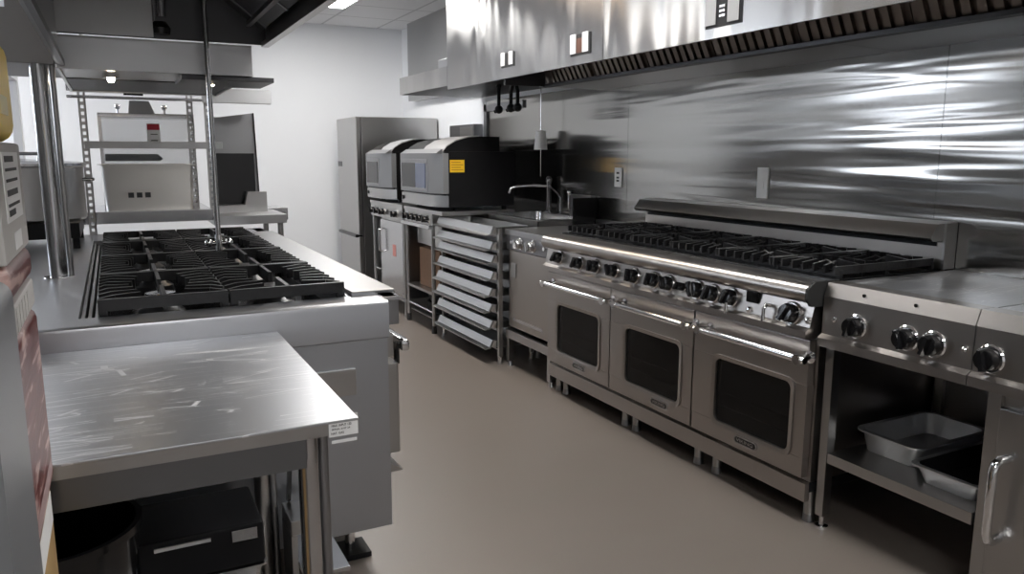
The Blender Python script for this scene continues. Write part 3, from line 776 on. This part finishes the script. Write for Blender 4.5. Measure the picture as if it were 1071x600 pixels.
MB().cyl((2.262, 1.281, 0), (2.262, 1.281, .03), .014).build('foot', CHROME, t)

# pans on the griddle shelf
t = thing('roasting_pan', 'open silver roasting pan on the griddle shelf, left of the black-lined one', 'pan', (2.45, 1.62, .302), 'pans on the griddle shelf')
MB().pan(2.365, 2.79, 1.575, 1.843, .382, .3025, rim=.020, taper=.012, r=.045).build('pan', PANM, t)
t = thing('roasting_pan', 'silver-rimmed roasting pan with black interior at the right end of the griddle shelf', 'pan', (2.45, 1.4, .302), 'pans on the griddle shelf')
MB().pan(2.285, 2.72, 1.312, 1.560, .366, .3025, rim=.018, taper=.02, r=.03).build('pan', PANM, t)
MB().pan(2.304, 2.701, 1.331, 1.541, .3675, .3065, rim=.002, taper=.0195, r=.026).build('lining', BLACKM, t)

# ------------------------------------------------------------------ island cooking range
I0, I1, IX0, IX1, IZ = 2.29, 5.0, -.95, .742, .92
t = thing('island_range', 'stainless island range with black grates and plain end panel facing the camera', 'range', (0, 3.6, 0))
bx0, bx1, by0, by1 = -.115, .645, 2.42, 4.62    # burner well
tp = MB(); tp.box(IX0, bx0, I0+.02, I1, .90, IZ); tp.box(bx1, IX1, I0+.02, I1, .90, IZ); tp.box(bx0, bx1, I0+.02, by0, .90, IZ); tp.box(bx0, bx1, by1, I1, .90, IZ)
for q in ((bx0-.003, bx0, by0, by1), (bx1, bx1+.003, by0, by1), (bx0, bx1, by0-.003, by0), (bx0, bx1, by1, by1+.003)): tp.box(*q, .845, .90)
tp.build('top', S_ISL, t, smooth=False)
MB().prism([(I0+.02, IZ), (I0+.012, IZ), (I0+.003, IZ-.004), (I0, IZ-.013), (I0, .805), (I0+.008, .800), (I0+.02, .800)], 'x', IX0, IX1).build('front_fascia', S_ISL, t)
MB().box(bx0-.01, bx1+.01, by0-.01, by1+.01, .845, .852).build('burner_tray', BLACKEN, t)
ra = MB()
for xx, z in ((bx0+.008, .905), (bx0+.024, .895), (bx0+.040, .885)): ra.box(xx-.005, xx+.005, by0, by1, .852, z, .001)
ra.build('side_rail', S_GEN, t)
MB().box(IX0, IX1-.004, I0+.010, I0+.05, .165, .835).build('end_panel', S_END, t)
MB().box(IX0, IX1-.05, I0+.05, I1, .165, .835).build('body', S_GEN, t)
MB().box(IX1-.05, IX1, I0+.05, I1, .165, .835).build('front_body', S_GEN, t)
# landing ledge plate on the aisle side
MB().box(.66, .805, 2.42, 4.62, IZ+.0005, IZ+.014, .003).build('landing_ledge', S_HOR, t)
cp = MB().box(IX1, .80, I0+.07, I1, .825, IZ, .006).build('control_panel', S_DARK, t)
MB().prism([(IX1, IZ), (.80, IZ), (.824, IZ-.012), (.815, IZ-.022), (.80, IZ-.01), (IX1, IZ-.01)], 'y', I0+.06, I1).build('bullnose', S_LIGHT, t)
for k in range(8): knob(cp, (.80, 2.55+k*.3, .868), (1, 0, 0), .028)
for ya, yb in ((I0+.06, 3.40), (3.43, 4.95)):
    d = MB().box(IX1, .790, ya, yb, .39, .70, .006).build('oven_door', S_GEN, t)
    MB().box(IX1, .775, ya, yb, .72, .80, .006).build('drawer_front', S_GEN, t)
    hd = MB().box(.80, .83, ya-.005, yb, .735, .775, .010).build('handle', CHROME, d)
    MB().box(.79, .80, ya+.02, ya+.05, .69, .76).build('bracket', BLACKP, hd)
MB().prism([(IX1, .365), (.79, .335), (.79, .33), (IX1, .33)], 'y', I0+.05, I1).build('lower_lip', S_GEN, t)
lp = MB().box(.30, .63, I0-.003, I0+.0098, .63, .715, .003).build('plate', S_GEN, t)
lb = MB().box(.540, .633, I0+.0085, I0+.0098, .500, .569).build('sticker', PAPER, t)
text_mesh('lettering', 'ELLINGTON', .017, face_my(.587, I0+.008, .555), INK, lb, .0004, .080)
text_mesh('lettering', 'MAX. INPUT 120', .011, face_my(.580, I0+.008, .536), INK, lb, .0004, .062)
text_mesh('lettering', 'SERIAL 2107 24', .008, face_my(.578, I0+.008, .524), INK, lb, .0004, .058)
text_mesh('lettering', 'NAT. GAS', .010, face_my(.567, I0+.008, .511), INK, lb, .0004, .040)
MB().box(.548, .628, I0+.0088, I0+.0098, .478, .488).build('sticker_remnant', PAPER, t)
for xx, yy in ((.64, 2.48), (-.85, 2.48), (.64, 4.8), (-.85, 4.8)):
    l = MB().cyl((xx, yy, .012), (xx, yy, .165), .018).build('leg', CHROME, t)
    MB().box(xx-.06, xx+.06, yy-.06, yy+.06, 0.001, .02, .003).build('foot_plate', BLACKM, l)
# grates: two columns, four rows
gx = [(bx0+.050, (bx0+bx1)/2+.020), ((bx0+bx1)/2+.026, bx1-.004)]
gl = (by1-by0-.02)/4
def island_grate(xa, xb, ya, yb, zt):
    g = MB(); w = .015; hgt = .042; z = zt-hgt/2
    for yy in (ya+.007, yb-.007): g.bar((xa, yy, z+.004), (xb, yy, z+.004), w, hgt-.008)
    for xx in (xa+.007, xb-.007): g.bar((xx, ya, z-.008), (xx, yb, z-.008), w, hgt-.014)
    xc = (xa+xb)/2; yc = (ya+yb)/2
    # spine in the middle, broken around the burner
    g.bar((xc, ya, z), (xc, yc-.06, z), .012, hgt); g.bar((xc, yc+.06, z), (xc, yb, z), .012, hgt)
    nb = 7
    for i in range(nb):
        yy = ya+(yb-ya)*(i+.75)/(nb+.5)
        off = abs(yy-yc); bend = (yc-yy)*.22
        inner = .062+.028*(1-min(1, off/.2))
        for sgn, xe in ((-1, xa), (1, xb)):
            p = Vector((xc+sgn*inner, yy+bend, z+.004)); m_ = Vector((xc+sgn*(inner+.07), yy+bend*.25, z+.006)); q = Vector((xe, yy, z))
            g.bar(p, m_, .0115, hgt*.8); g.bar(m_, q, .0115, hgt*.8)
    for xx in (xa+.012, xb-.012):
        for yy in (ya+.012, yb-.012): g.box(xx-.010, xx+.010, yy-.010, yy+.010, .853, z)
    return g
for ci, (xa, xb) in enumerate(gx):
    for r in range(4):
        ya = by0+.012+r*gl
        o = island_grate(xa, xb, ya+.004, ya+gl-.004, .966).build('grate', IRON, t)
        xc, yc = (xa+xb)/2, ya+gl/2
        bright = (ci == 0 and r in (0, 1))
        MB().lathe([(0, 0), (.075, 0), (.070, .022), (.045, .040), (.045, .066), (0, .066)], (xc, yc, .8525), 'z', 24).build('burner', IRON, t)
        cpn = MB().lathe([(0, 0), (.050, 0), (.046, .014), (0, .020)], (xc, yc, .9187), 'z', 24).build('burner_cap', CHROME if bright else IRON, t)
        if bright: cpn['label'] = 'bright worn burner cap'

# steel column on the island and thin conduit pipe
t = thing('support_column', 'polished steel column rising from the island top to the hood', 'column', (-.205, 3.30, IZ))
MB().cyl((-.205, 3.30, IZ), (-.205, 3.30, 1.689), .030, n=32).build('tube', S_LIGHT, t)
MB().cyl((-.166, 3.325, IZ+.0), (-.166, 3.325, 1.689), .010, n=16).build('side_tube', S_GEN, t)
MB().lathe([(.030, 0), (.050, 0), (.050, .004), (.030, .006)], (-.205, 3.30, IZ), 'z').build('flange', CHROME, t)

# ------------------------------------------------------------------ island hoods
HY0, HY1 = .60, 3.285
t = thing('island_hood', 'dark extraction hood above the near half of the island range', 'hood', (.22, 2.0, 1.69))
MB().box(-.148, -.138, HY0, HY1, 1.690, 1.942).build('side_panel', S_GEN, t)
MB().box(-.137, -.122, HY0, HY1, 1.686, 1.708).build('gutter', S_DARK, t)
MB().prism([(.567, 1.793), (.594, 1.793), (.594, 2.172), (.583, 2.172), (.583, 1.812), (.567, 1.812)], 'y', HY0, HY1).build('rim', S_GEN, t)
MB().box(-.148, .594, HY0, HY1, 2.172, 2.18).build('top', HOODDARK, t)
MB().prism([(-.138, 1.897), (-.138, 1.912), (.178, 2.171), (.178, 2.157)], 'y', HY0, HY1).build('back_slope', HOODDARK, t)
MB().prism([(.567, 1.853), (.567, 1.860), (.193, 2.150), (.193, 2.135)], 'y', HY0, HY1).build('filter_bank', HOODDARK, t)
fb = MB()
for k in range(7):
    yc = .70+k*.41
    fb.prism([(.567, 1.848), (.567, 1.856), (.193, 2.138), (.193, 2.127)], 'y', yc, yc+.015)
for xx, zz in ((.52, 1.882), (.371, 1.997), (.222, 2.112)): fb.box(xx-.009, xx+.009, HY0, HY1, zz-.015, zz)
fb.build('filter_frame', S_DARK, t)
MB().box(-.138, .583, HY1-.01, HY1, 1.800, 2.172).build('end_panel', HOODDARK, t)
MB().box(-.137, .174, HY1-.065, HY1-.056, 1.797, 2.172).build('inner_plate', S_GEN, t)
MB().cyl((.208, 3.25, 1.875), (.208, 3.25, 2.172), .016).cyl((.182, 3.25, 1.84), (.182, 3.25, 2.172), .009).build('nozzle_pipe', CHROME, t)
MB().lathe([(0, 0), (.033, 0), (.037, .022), (.022, .045), (0, .045)], (.200, 3.25, 1.812), 'z', 18).build('nozzle', BLACKP, t)
for hx in (-.08, .52):
    for hy in (.9, 3.05): MB().cyl((hx, hy, 2.18), (hx, hy, ZC), .008).build('hanger_rod', S_GEN, t)

t = thing('fascia_hood', 'lower stainless hood box with bright front band above the back of the island', 'hood', (.19, 3.9, 1.679))
MB().box(-.152, .530, 3.298, 3.310, 1.679, 1.790).build('front_band', S_BAND, t)
bx = MB(); bx.box(-.152, -.141, 3.310, 4.49, 1.679, 1.790); bx.box(.519, .530, 3.310, 4.49, 1.679, 1.790); bx.box(-.152, .530, 4.479, 4.49, 1.679, 1.790); bx.box(-.152, .530, 3.298, 4.49, 1.790, 1.797)
bx.build('casing', S_GEN, t)
MB().box(-.141, .519, 3.310, 3.82, 1.690, 1.697).build('underside', S_GEN, t)
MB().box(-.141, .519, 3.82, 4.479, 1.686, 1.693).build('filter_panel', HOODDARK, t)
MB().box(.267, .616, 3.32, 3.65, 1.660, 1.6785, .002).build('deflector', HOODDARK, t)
for lx in (.025, .40):
    la = MB().cyl((lx, 3.55, 1.672), (lx, 3.55, 1.690), .032).build('lamp_housing', CHROME, t)
    MB().sphere((lx, 3.55, 1.668), .014).build('bulb', BULB, la)
for hx in (-.08, .46): MB().cyl((hx, 4.2, 1.797), (hx, 4.2, ZC), .008).build('hanger_rod', S_GEN, t)

t = thing('duct_box', 'plain grey metal duct box above the steel column', 'duct', (-.25, 3.5, 1.69))
MB().box(-.349, -.156, 3.288, 3.86, 1.690, 1.876, .002).build('casing', GREYDUCT, t)
MB().box(-.30, -.20, 3.42, 3.72, 1.876, ZC).build('riser', GREYDUCT, t)

# thin pipe hanging from the hood with a chrome valve at its lower end
t = thing('hanging_pipe', 'thin vertical steel pipe hanging from the island hood, chrome valve at its foot', 'pipe', (.352, 3.20, 1.03))
MB().cyl((.352, 3.20, 1.06), (.352, 3.20, 2.1715), .0095, n=16).build('tube', S_LIGHT, t)
MB().cyl((.352, 3.20, 1.00), (.352, 3.20, 1.062), .014).cyl((.315, 3.20, 1.03), (.389, 3.20, 1.03), .010).build('valve_body', CHROME, t)
for xx in (.315, .389): MB().sphere((xx, 3.20, 1.032), .016).build('valve_handle', CHROME, t)

# ------------------------------------------------------------------ shelf table behind the island with rack uprights
t = thing('back_shelf_table', 'steel shelf table with overhanging front behind the island range', 'table', (.3, 5.35, 0))
MB().box(-.30, .53, 5.02, 5.75, .975, 1.045, .004).build('top', S_LIGHT, t)
MB().box(.53, .965, 5.0, 5.62, .945, 1.000, .003).build('side_top', S_HOR, t)
MB().prism([(.93, 5.45), (1.06, 5.45), (1.04, 5.75), (.93, 5.75)], 'z', .93, 1.01).build('end_tray', S_LIGHT, t)
for xx, yy in ((-.27, 5.06), (-.27, 5.7), (.93, 5.04), (.93, 5.58)): MB().cyl((xx, yy, 0), (xx, yy, .96), .018).build('leg', S_GEN, t)
MB().box(-.29, .95, 5.05, 5.6, .55, .57).build('undershelf', S_GEN, t)

t = thing('shelving_rack', 'perforated upright shelving rack standing on the shelf table', 'rack', (.2, 5.0, .92))
def upright(x, y):
    # slotted angle: two edge strips with rungs between, so the holes are real
    u = MB(); z0, z1 = 1.0455, 1.74
    if x < 0: z0 = .921
    u.box(x-.019, x-.008, y, y+.008, z0, z1); u.box(x+.008, x+.019, y, y+.008, z0, z1)
    z = z0
    while z < z1-.02:
        u.box(x-.009, x+.009, y, y+.008, z, z+.018); z += .036
    u.box(x+.015, x+.019, y, y+.03, z0, z1)
    u.build('upright', S_GEN, t)
upright(-.12, 4.968); upright(.47, 5.41); upright(.535, 5.03);
MB().box(-.125, .60, 4.952, 4.966, 1.405, 1.445, .002).build('crossbar', S_HOR, t)
MB().box(-.19, .50, 4.950, 4.964, 1.715, 1.755, .003).build('shelf_edge', S_LIGHT, t)
MB().box(-.19, .89, 4.966, 5.44, 1.7405, 1.755, .003).build('top_shelf', S_LIGHT, t)
MB().box(.50, .895, 4.945, 4.964, 1.672, 1.755, .006).build('front_lip', S_BAND, t)
MB().cyl((-.19, 4.957, 1.685), (.50, 4.957, 1.685), .008).build('rail', S_LIGHT, t)
MB().box(.09, .19, 4.95, 4.959, 1.70, 1.735).build('clip', BLACKP, t)

t = thing('hotel_pan', 'large rectangular steel pan with three dark stamps on the shelf table', 'pan', (.2, 5.2, 1.045))
pn = MB().pan(-.075, .455, 5.065, 5.40, 1.315, 1.0455, rim=.02, taper=.012, r=.03).build('pan', steel('satin_steel', (.72, .70, .67), .42), t)
q = MB()
for k in range(3): q.box(.075+k*.045, .105+k*.045, 5.0845, 5.0885, 1.12, 1.15)
q.build('stamp', INK, pn)

t = thing('display_case', 'clear-fronted steel case with a red and white sticker behind the large pan', 'case', (.2, 5.6, 1.045))
cs = MB(); cs.box(-.055, -.035, 5.45, 5.74, 1.0455, 1.60); cs.box(.475, .495, 5.45, 5.74, 1.0455, 1.60); cs.box(-.055, .495, 5.45, 5.74, 1.60, 1.625, .003); cs.box(-.035, .475, 5.45, 5.725, 1.0455, 1.09)
cs.build('frame', S_LIGHT, t)
MB().box(-.035, .475, 5.734, 5.738, 1.09, 1.60).build('back_glass', CLEAR, t)
MB().box(-.034, .474, 5.452, 5.456, 1.09, 1.60).build('front_glass', CLEAR, t)
MB().prism([(-.03, 1.33), (.28, 1.33), (.30, 1.345), (.27, 1.375), (-.03, 1.375)], 'y', 5.50, 5.70).build('tray', BLACKM, t)
st = MB().box(.215, .290, 5.4485, 5.4515, 1.44, 1.565).build('sticker', PAPER, t)
MB().box(.217, .288, 5.4475, 5.4485, 1.525, 1.56).build('red_band', REDINK, st)
ik = MB(); ik.box(.235, .275, 5.4475, 5.4485, 1.455, 1.462); ik.box(.235, .275, 5.4475, 5.4485, 1.495, 1.50); ik.build('lettering', INK, st)
for xx in (.06, .33):
    MB().cyl((xx, 5.55, 1.625), (xx, 5.55, 1.66), .007).sphere((xx, 5.55, 1.668), .018).build('wing_screw', CHROME, t)
MB().prism([(.12, 1.625), (.13, 1.705), (.24, 1.705), (.27, 1.63), (.27, 1.625)], 'y', 5.50, 5.66).build('motor_housing', S_DARK, t)

t = thing('slicer_panel', 'tall dark steel upright panel on the right end of the shelf table', 'panel', (.72, 5.3, 1.0))
MB().prism([(.565, 1.0005), (.865, 1.0005), (.850, 1.64), (.64, 1.61), (.565, 1.61)], 'y', 5.40, 5.43).build('panel', S_DARK, t)
MB().box(.60, .845, 5.385, 5.40, 1.05, 1.38, .002).build('dark_plate', BLACKEN, t)
MB().box(.60, .66, 5.37, 5.40, 1.38, 1.60).build('guide', S_DARK, t)
MB().prism([(.56, 1.0005), (.90, 1.0005), (.90, 1.13), (.78, 1.13), (.76, 1.05), (.56, 1.04)], 'y', 5.30, 5.368).build('foot', S_GEN, t)
MB().prism([(.865, 1.0005), (.87, 1.0005), (.857, 1.64), (.850, 1.64)], 'y', 5.38, 5.43).build('edge_strip', BLACKP, t)

# big pot left, on a black burner stand
t = thing('burner_stand', 'black low burner stand on the far left of the island top', 'burner', (-.38, 4.55, IZ))
b = MB(); b.box(-.72, -.16, 4.28, 4.86, IZ+.05, IZ+.125, .004)
for xx in (-.70, -.18):
    for yy in (4.30, 4.84): b.box(xx-.015, xx+.015, yy-.015, yy+.015, IZ, IZ+.05)
b.build('stand', BLACKM, t)
t = thing('stock_pot', 'wide covered steel stock pot on the black burner stand', 'pot', (-.38, 4.56, IZ+.125))
zb = IZ+.1255
MB().lathe([(0, 0), (.262, 0), (.27, .012), (.27, .262), (.276, .27), (.266, .27), (.262, .262), (0, .262)], (-.40, 4.57, zb), 'z', 48).build('pot', S_GEN, t)
MB().lathe([(0, .271), (.285, .271), (.285, .283), (.25, .290), (0, .305)], (-.40, 4.57, zb), 'z', 48).build('lid', S_LIGHT, t)
MB().tube([(-.46, 4.50, zb+.298), (-.46, 4.50, zb+.33), (-.32, 4.50, zb+.33), (-.32, 4.50, zb+.298)], .009).build('lid_handle', S_LIGHT, t)
MB().tube([(-.14, 4.51, zb+.20), (-.09, 4.51, zb+.20), (-.09, 4.63, zb+.20), (-.14, 4.63, zb+.20)], .008).build('handle', S_LIGHT, t)

# ------------------------------------------------------------------ work table in front of the island
T0, T1, TX0, TX1, TZ = 1.435, 2.283, -.95, .397, .86
t = thing('work_table', 'scratched stainless work table in the left foreground', 'table', (-.25, 1.86, 0))
MB().box(TX0, TX1, T0, T1, TZ-.006, TZ, .002).build('top', S_TOP, t)
fe = MB(); fe.box(TX0, .337, T0+.004, T0+.018, TZ-.030, TZ-.0062); fe.box(.323, .337, T0+.018, T1-.004, TZ-.030, TZ-.0062)
fe.build('front_edge', S_GEN, t)
ap = MB(); ap.box(TX0+.05, TX1-.10, T0+.022, T0+.035, .765, TZ-.0062); ap.box(TX1-.125, TX1-.112, T0+.04, T1-.05, .77, TZ-.0062); ap.box(TX0+.05, TX1-.10, T1-.05, T1-.035, .77, TZ-.0062)
ap.build('apron', steel('steel_apron', (.20, .205, .215), .36), t)
for xx, yy in ((.308, T0+.065), (.318, T1-.07), (-.87, T0+.065), (-.87, T1-.07)):
    l = MB().cyl((xx, yy, .03), (xx, yy, TZ-.0062), .0205, n=24).build('leg', S_LIGHT if yy < 2 else S_GEN, t)
    MB().cyl((xx, yy, 0), (xx, yy, .03), .024, .0205).build('foot', BLACKP, l)
    MB().cyl((xx+.034, yy+.02, .03), (xx+.034, yy+.02, TZ-.0062), .012, n=16).build('side_tube', S_DARK, l)
MB().box(TX0+.08, .295, 1.50, 2.22, .18, .20, .003).build('undershelf', S_GEN, t)

t = thing('waste_bucket', 'black plastic bucket under the work table', 'bucket', (-.16, 1.80, .2))
MB().lathe([(0, 0), (.12, 0), (.165, .375), (.172, .375), (.172, .392), (.160, .392), (.118, .01), (0, .01)], (-.17, 1.80, .2005), 'z', 36).build('bucket', BLACKP, t)
def steelbox(x0, x1, y0, y1, z0, h_, lab, mat, rim=.015):
    t = thing('steel_pan', lab, 'pan', ((x0+x1)/2, (y0+y1)/2, z0), 'steel pans under the work table')
    MB().pan(x0, x1, y0, y1, z0+h_, z0+.0005, rim=rim, taper=.012, r=.02).build('pan', mat, t)
    return t
steelbox(.03, .27, 1.60, 1.86, .20, .055, 'shallow steel pan at the front of the undershelf beside the bucket', S_GEN)
steelbox(-.02, .285, 1.94, 2.20, .20, .125, 'deep bright steel pan at the rear of the undershelf', S_LIGHT)
t = thing('black_crate', 'black plastic crate standing in the deep steel pan under the table', 'crate', (.13, 2.07, .325))
b = MB(); b.box(-.02, .28, 1.945, 2.195, .3255, .44, .01)
b.build('crate', BLACKM, t)
MB().box(.20, .262, 1.9405, 1.9449, .40, .43, .001).build('bright_clip', S_LIGHT, t)
MB().box(.02, .15, 1.9405, 1.9449, .415, .425, .001).build('edge_strip', S_GEN, t)
t = thing('black_box', 'small dark box on the shallow pan under the work table', 'box', (.15, 1.73, .2555))
MB().prism([(.07, .2555), (.23, .2555), (.23, .29), (.20, .325), (.07, .325)], 'y', 1.66, 1.80).build('box', S_DARK, t)
t = thing('steel_bracket', 'bent steel bracket leaning by the rear table leg', 'bracket', (.40, 2.24, 0))
b = MB(); b.box(.375, .45, 2.10, 2.24, .30, .345, .004); b.box(.375, .392, 2.10, 2.24, .001, .30); b.box(.435, .45, 2.10, 2.24, .001, .30)
b.build('bracket', S_GEN, t)
MB().box(.392, .52, 2.02, 2.27, .20, .215, .003).build('tray', S_LIGHT, t)
MB().prism([(2.24, .345), (2.255, .345), (2.20, .50), (2.185, .50)], 'x', .392, .404).build('hinge_arm', BLACKP, t)

# ------------------------------------------------------------------ near left column of goods
t = thing('shipping_carton', 'brown cardboard carton with white label under the wrapped sacks', 'carton', (-.30, 1.25, 0))
MB().box(-.54, -.130, 1.10, 1.40, 0.001, .850, .004).build('box', CARD, t)
MB().box(-.1295, -.1285, 1.12, 1.385, .785, .835).build('label', PAPER, t)
def sack(z0, z1, lab):
    t = thing('wrapped_sack', lab, 'sack', (-.3, 1.25, z0), 'red striped sacks on the carton')
    MB().box(-.52, -.122, 1.11, 1.402, z0, z1, .016, 3).build('sack', SACK, t)
    return t
s1 = sack(.8505, 1.139, 'dark red striped wrapped sack resting on the brown carton')
MB().box(-.1235, -.1218, 1.13, 1.38, .872, .895).build('band', plain('pale_pink_print', (.42, .30, .30), .5), s1)
t = thing('paper_pack', 'white paper pack with pale barcode between the two red sacks', 'pack', (-.3, 1.25, 1.14))
MB().box(-.51, -.123, 1.115, 1.40, 1.1395, 1.1835, .006).build('pack', plain('off_white_paper', (.50, .48, .47), .6), t)
q = MB()
for k in range(5): q.box(-.1228, -.1222, 1.15+k*.035, 1.165+k*.035, 1.146, 1.177)
q.build('barcode', GREYBOX, t)
s2 = sack(1.184, 1.235, 'upper dark red striped sack below the grey carton')
t = thing('grey_carton', 'plain grey carton with a printed white label on top of the sacks', 'carton', (-.3, 1.25, 1.235))
MB().box(-.52, -.123, 1.115, 1.40, 1.2355, 1.388, .004).build('box', GREYBOX, t)
lb = MB().box(-.1228, -.1215, 1.16, 1.345, 1.285, 1.375).build('label', PAPER, t)
q = MB()
for za, w_ in ((1.292, .07), (1.304, .13), (1.318, .12), (1.336, .13), (1.350, .13), (1.362, .10)): q.box(-.1214, -.1208, 1.18, 1.18+w_, za, za+(.008 if w_ != .13 else .004))
q.build('lettering', INK, lb)
l2 = MB().box(-.1228, -.1218, 1.22, 1.30, 1.245, 1.268).build('small_label', PAPER, t)
t = thing('yellow_bag', 'yellow plastic bag standing on top of the grey carton', 'bag', (-.3, 1.25, 1.388))
MB().box(-.52, -.124, 1.12, 1.39, 1.3885, 1.535, .025, 4).build('bag', YBAG, t)
MB().box(-.1238, -.1225, 1.22, 1.30, 1.425, 1.45).build('print', plain('pale_yellow_print', (.85, .74, .4), .5), t)

t = thing('grey_cabinet', 'plain grey metal cabinet end at the left edge of the view', 'cabinet', (-.4, .9, 0))
prof = [(-.75, .02), (-.115, .02), (-.115, 1.205)]
for k in range(6):
    a = math.radians(k*18); prof.append((-.135+.02*math.cos(a), 1.208+.02*math.sin(a)))
prof += [(-.75, 1.23)]
MB().prism(prof, 'y', .84, 1.06).build('body', GREYSTEEL, t)
MB().box(-.73, -.13, .86, 1.04, 0, .02).build('plinth', BLACKP, t)

# ------------------------------------------------------------------ camera
H, F = 1.372, 805.0
cam = bpy.data.cameras.new('camera'); co = bpy.data.objects.new('camera', cam); COL.objects.link(co)
cam.sensor_fit = 'HORIZONTAL'; cam.sensor_width = 36; cam.lens = F/1071*36; cam.clip_start = .02; cam.clip_end = 60
yaw, pitch, roll = .475, -.17, .001
fw = Vector((math.sin(yaw)*math.cos(pitch), math.cos(yaw)*math.cos(pitch), math.sin(pitch)))
rt = Vector((math.cos(yaw), -math.sin(yaw), 0)); up = rt.cross(fw)
r2 = rt*math.cos(roll)+up*math.sin(roll); u2 = -rt*math.sin(roll)+up*math.cos(roll)
M = Matrix(((r2.x, u2.x, -fw.x, 0), (r2.y, u2.y, -fw.y, 0), (r2.z, u2.z, -fw.z, H), (0, 0, 0, 1)))
co.matrix_world = M
scene.camera = co

# ------------------------------------------------------------------ world and view
w = bpy.data.worlds.new('world'); scene.world = w; w.use_nodes = True
w.node_tree.nodes['Background'].inputs[0].default_value = (.8, .88, 1, 1); w.node_tree.nodes['Background'].inputs[1].default_value = .3
vs = scene.view_settings; vs.view_transform = 'Standard'; vs.look = 'None'; vs.gamma = 1; vs.use_curve_mapping = False; vs.exposure = .12
scene.cycles.use_denoising = True
scene.cycles.max_bounces = 10; scene.cycles.sample_clamp_indirect = 6
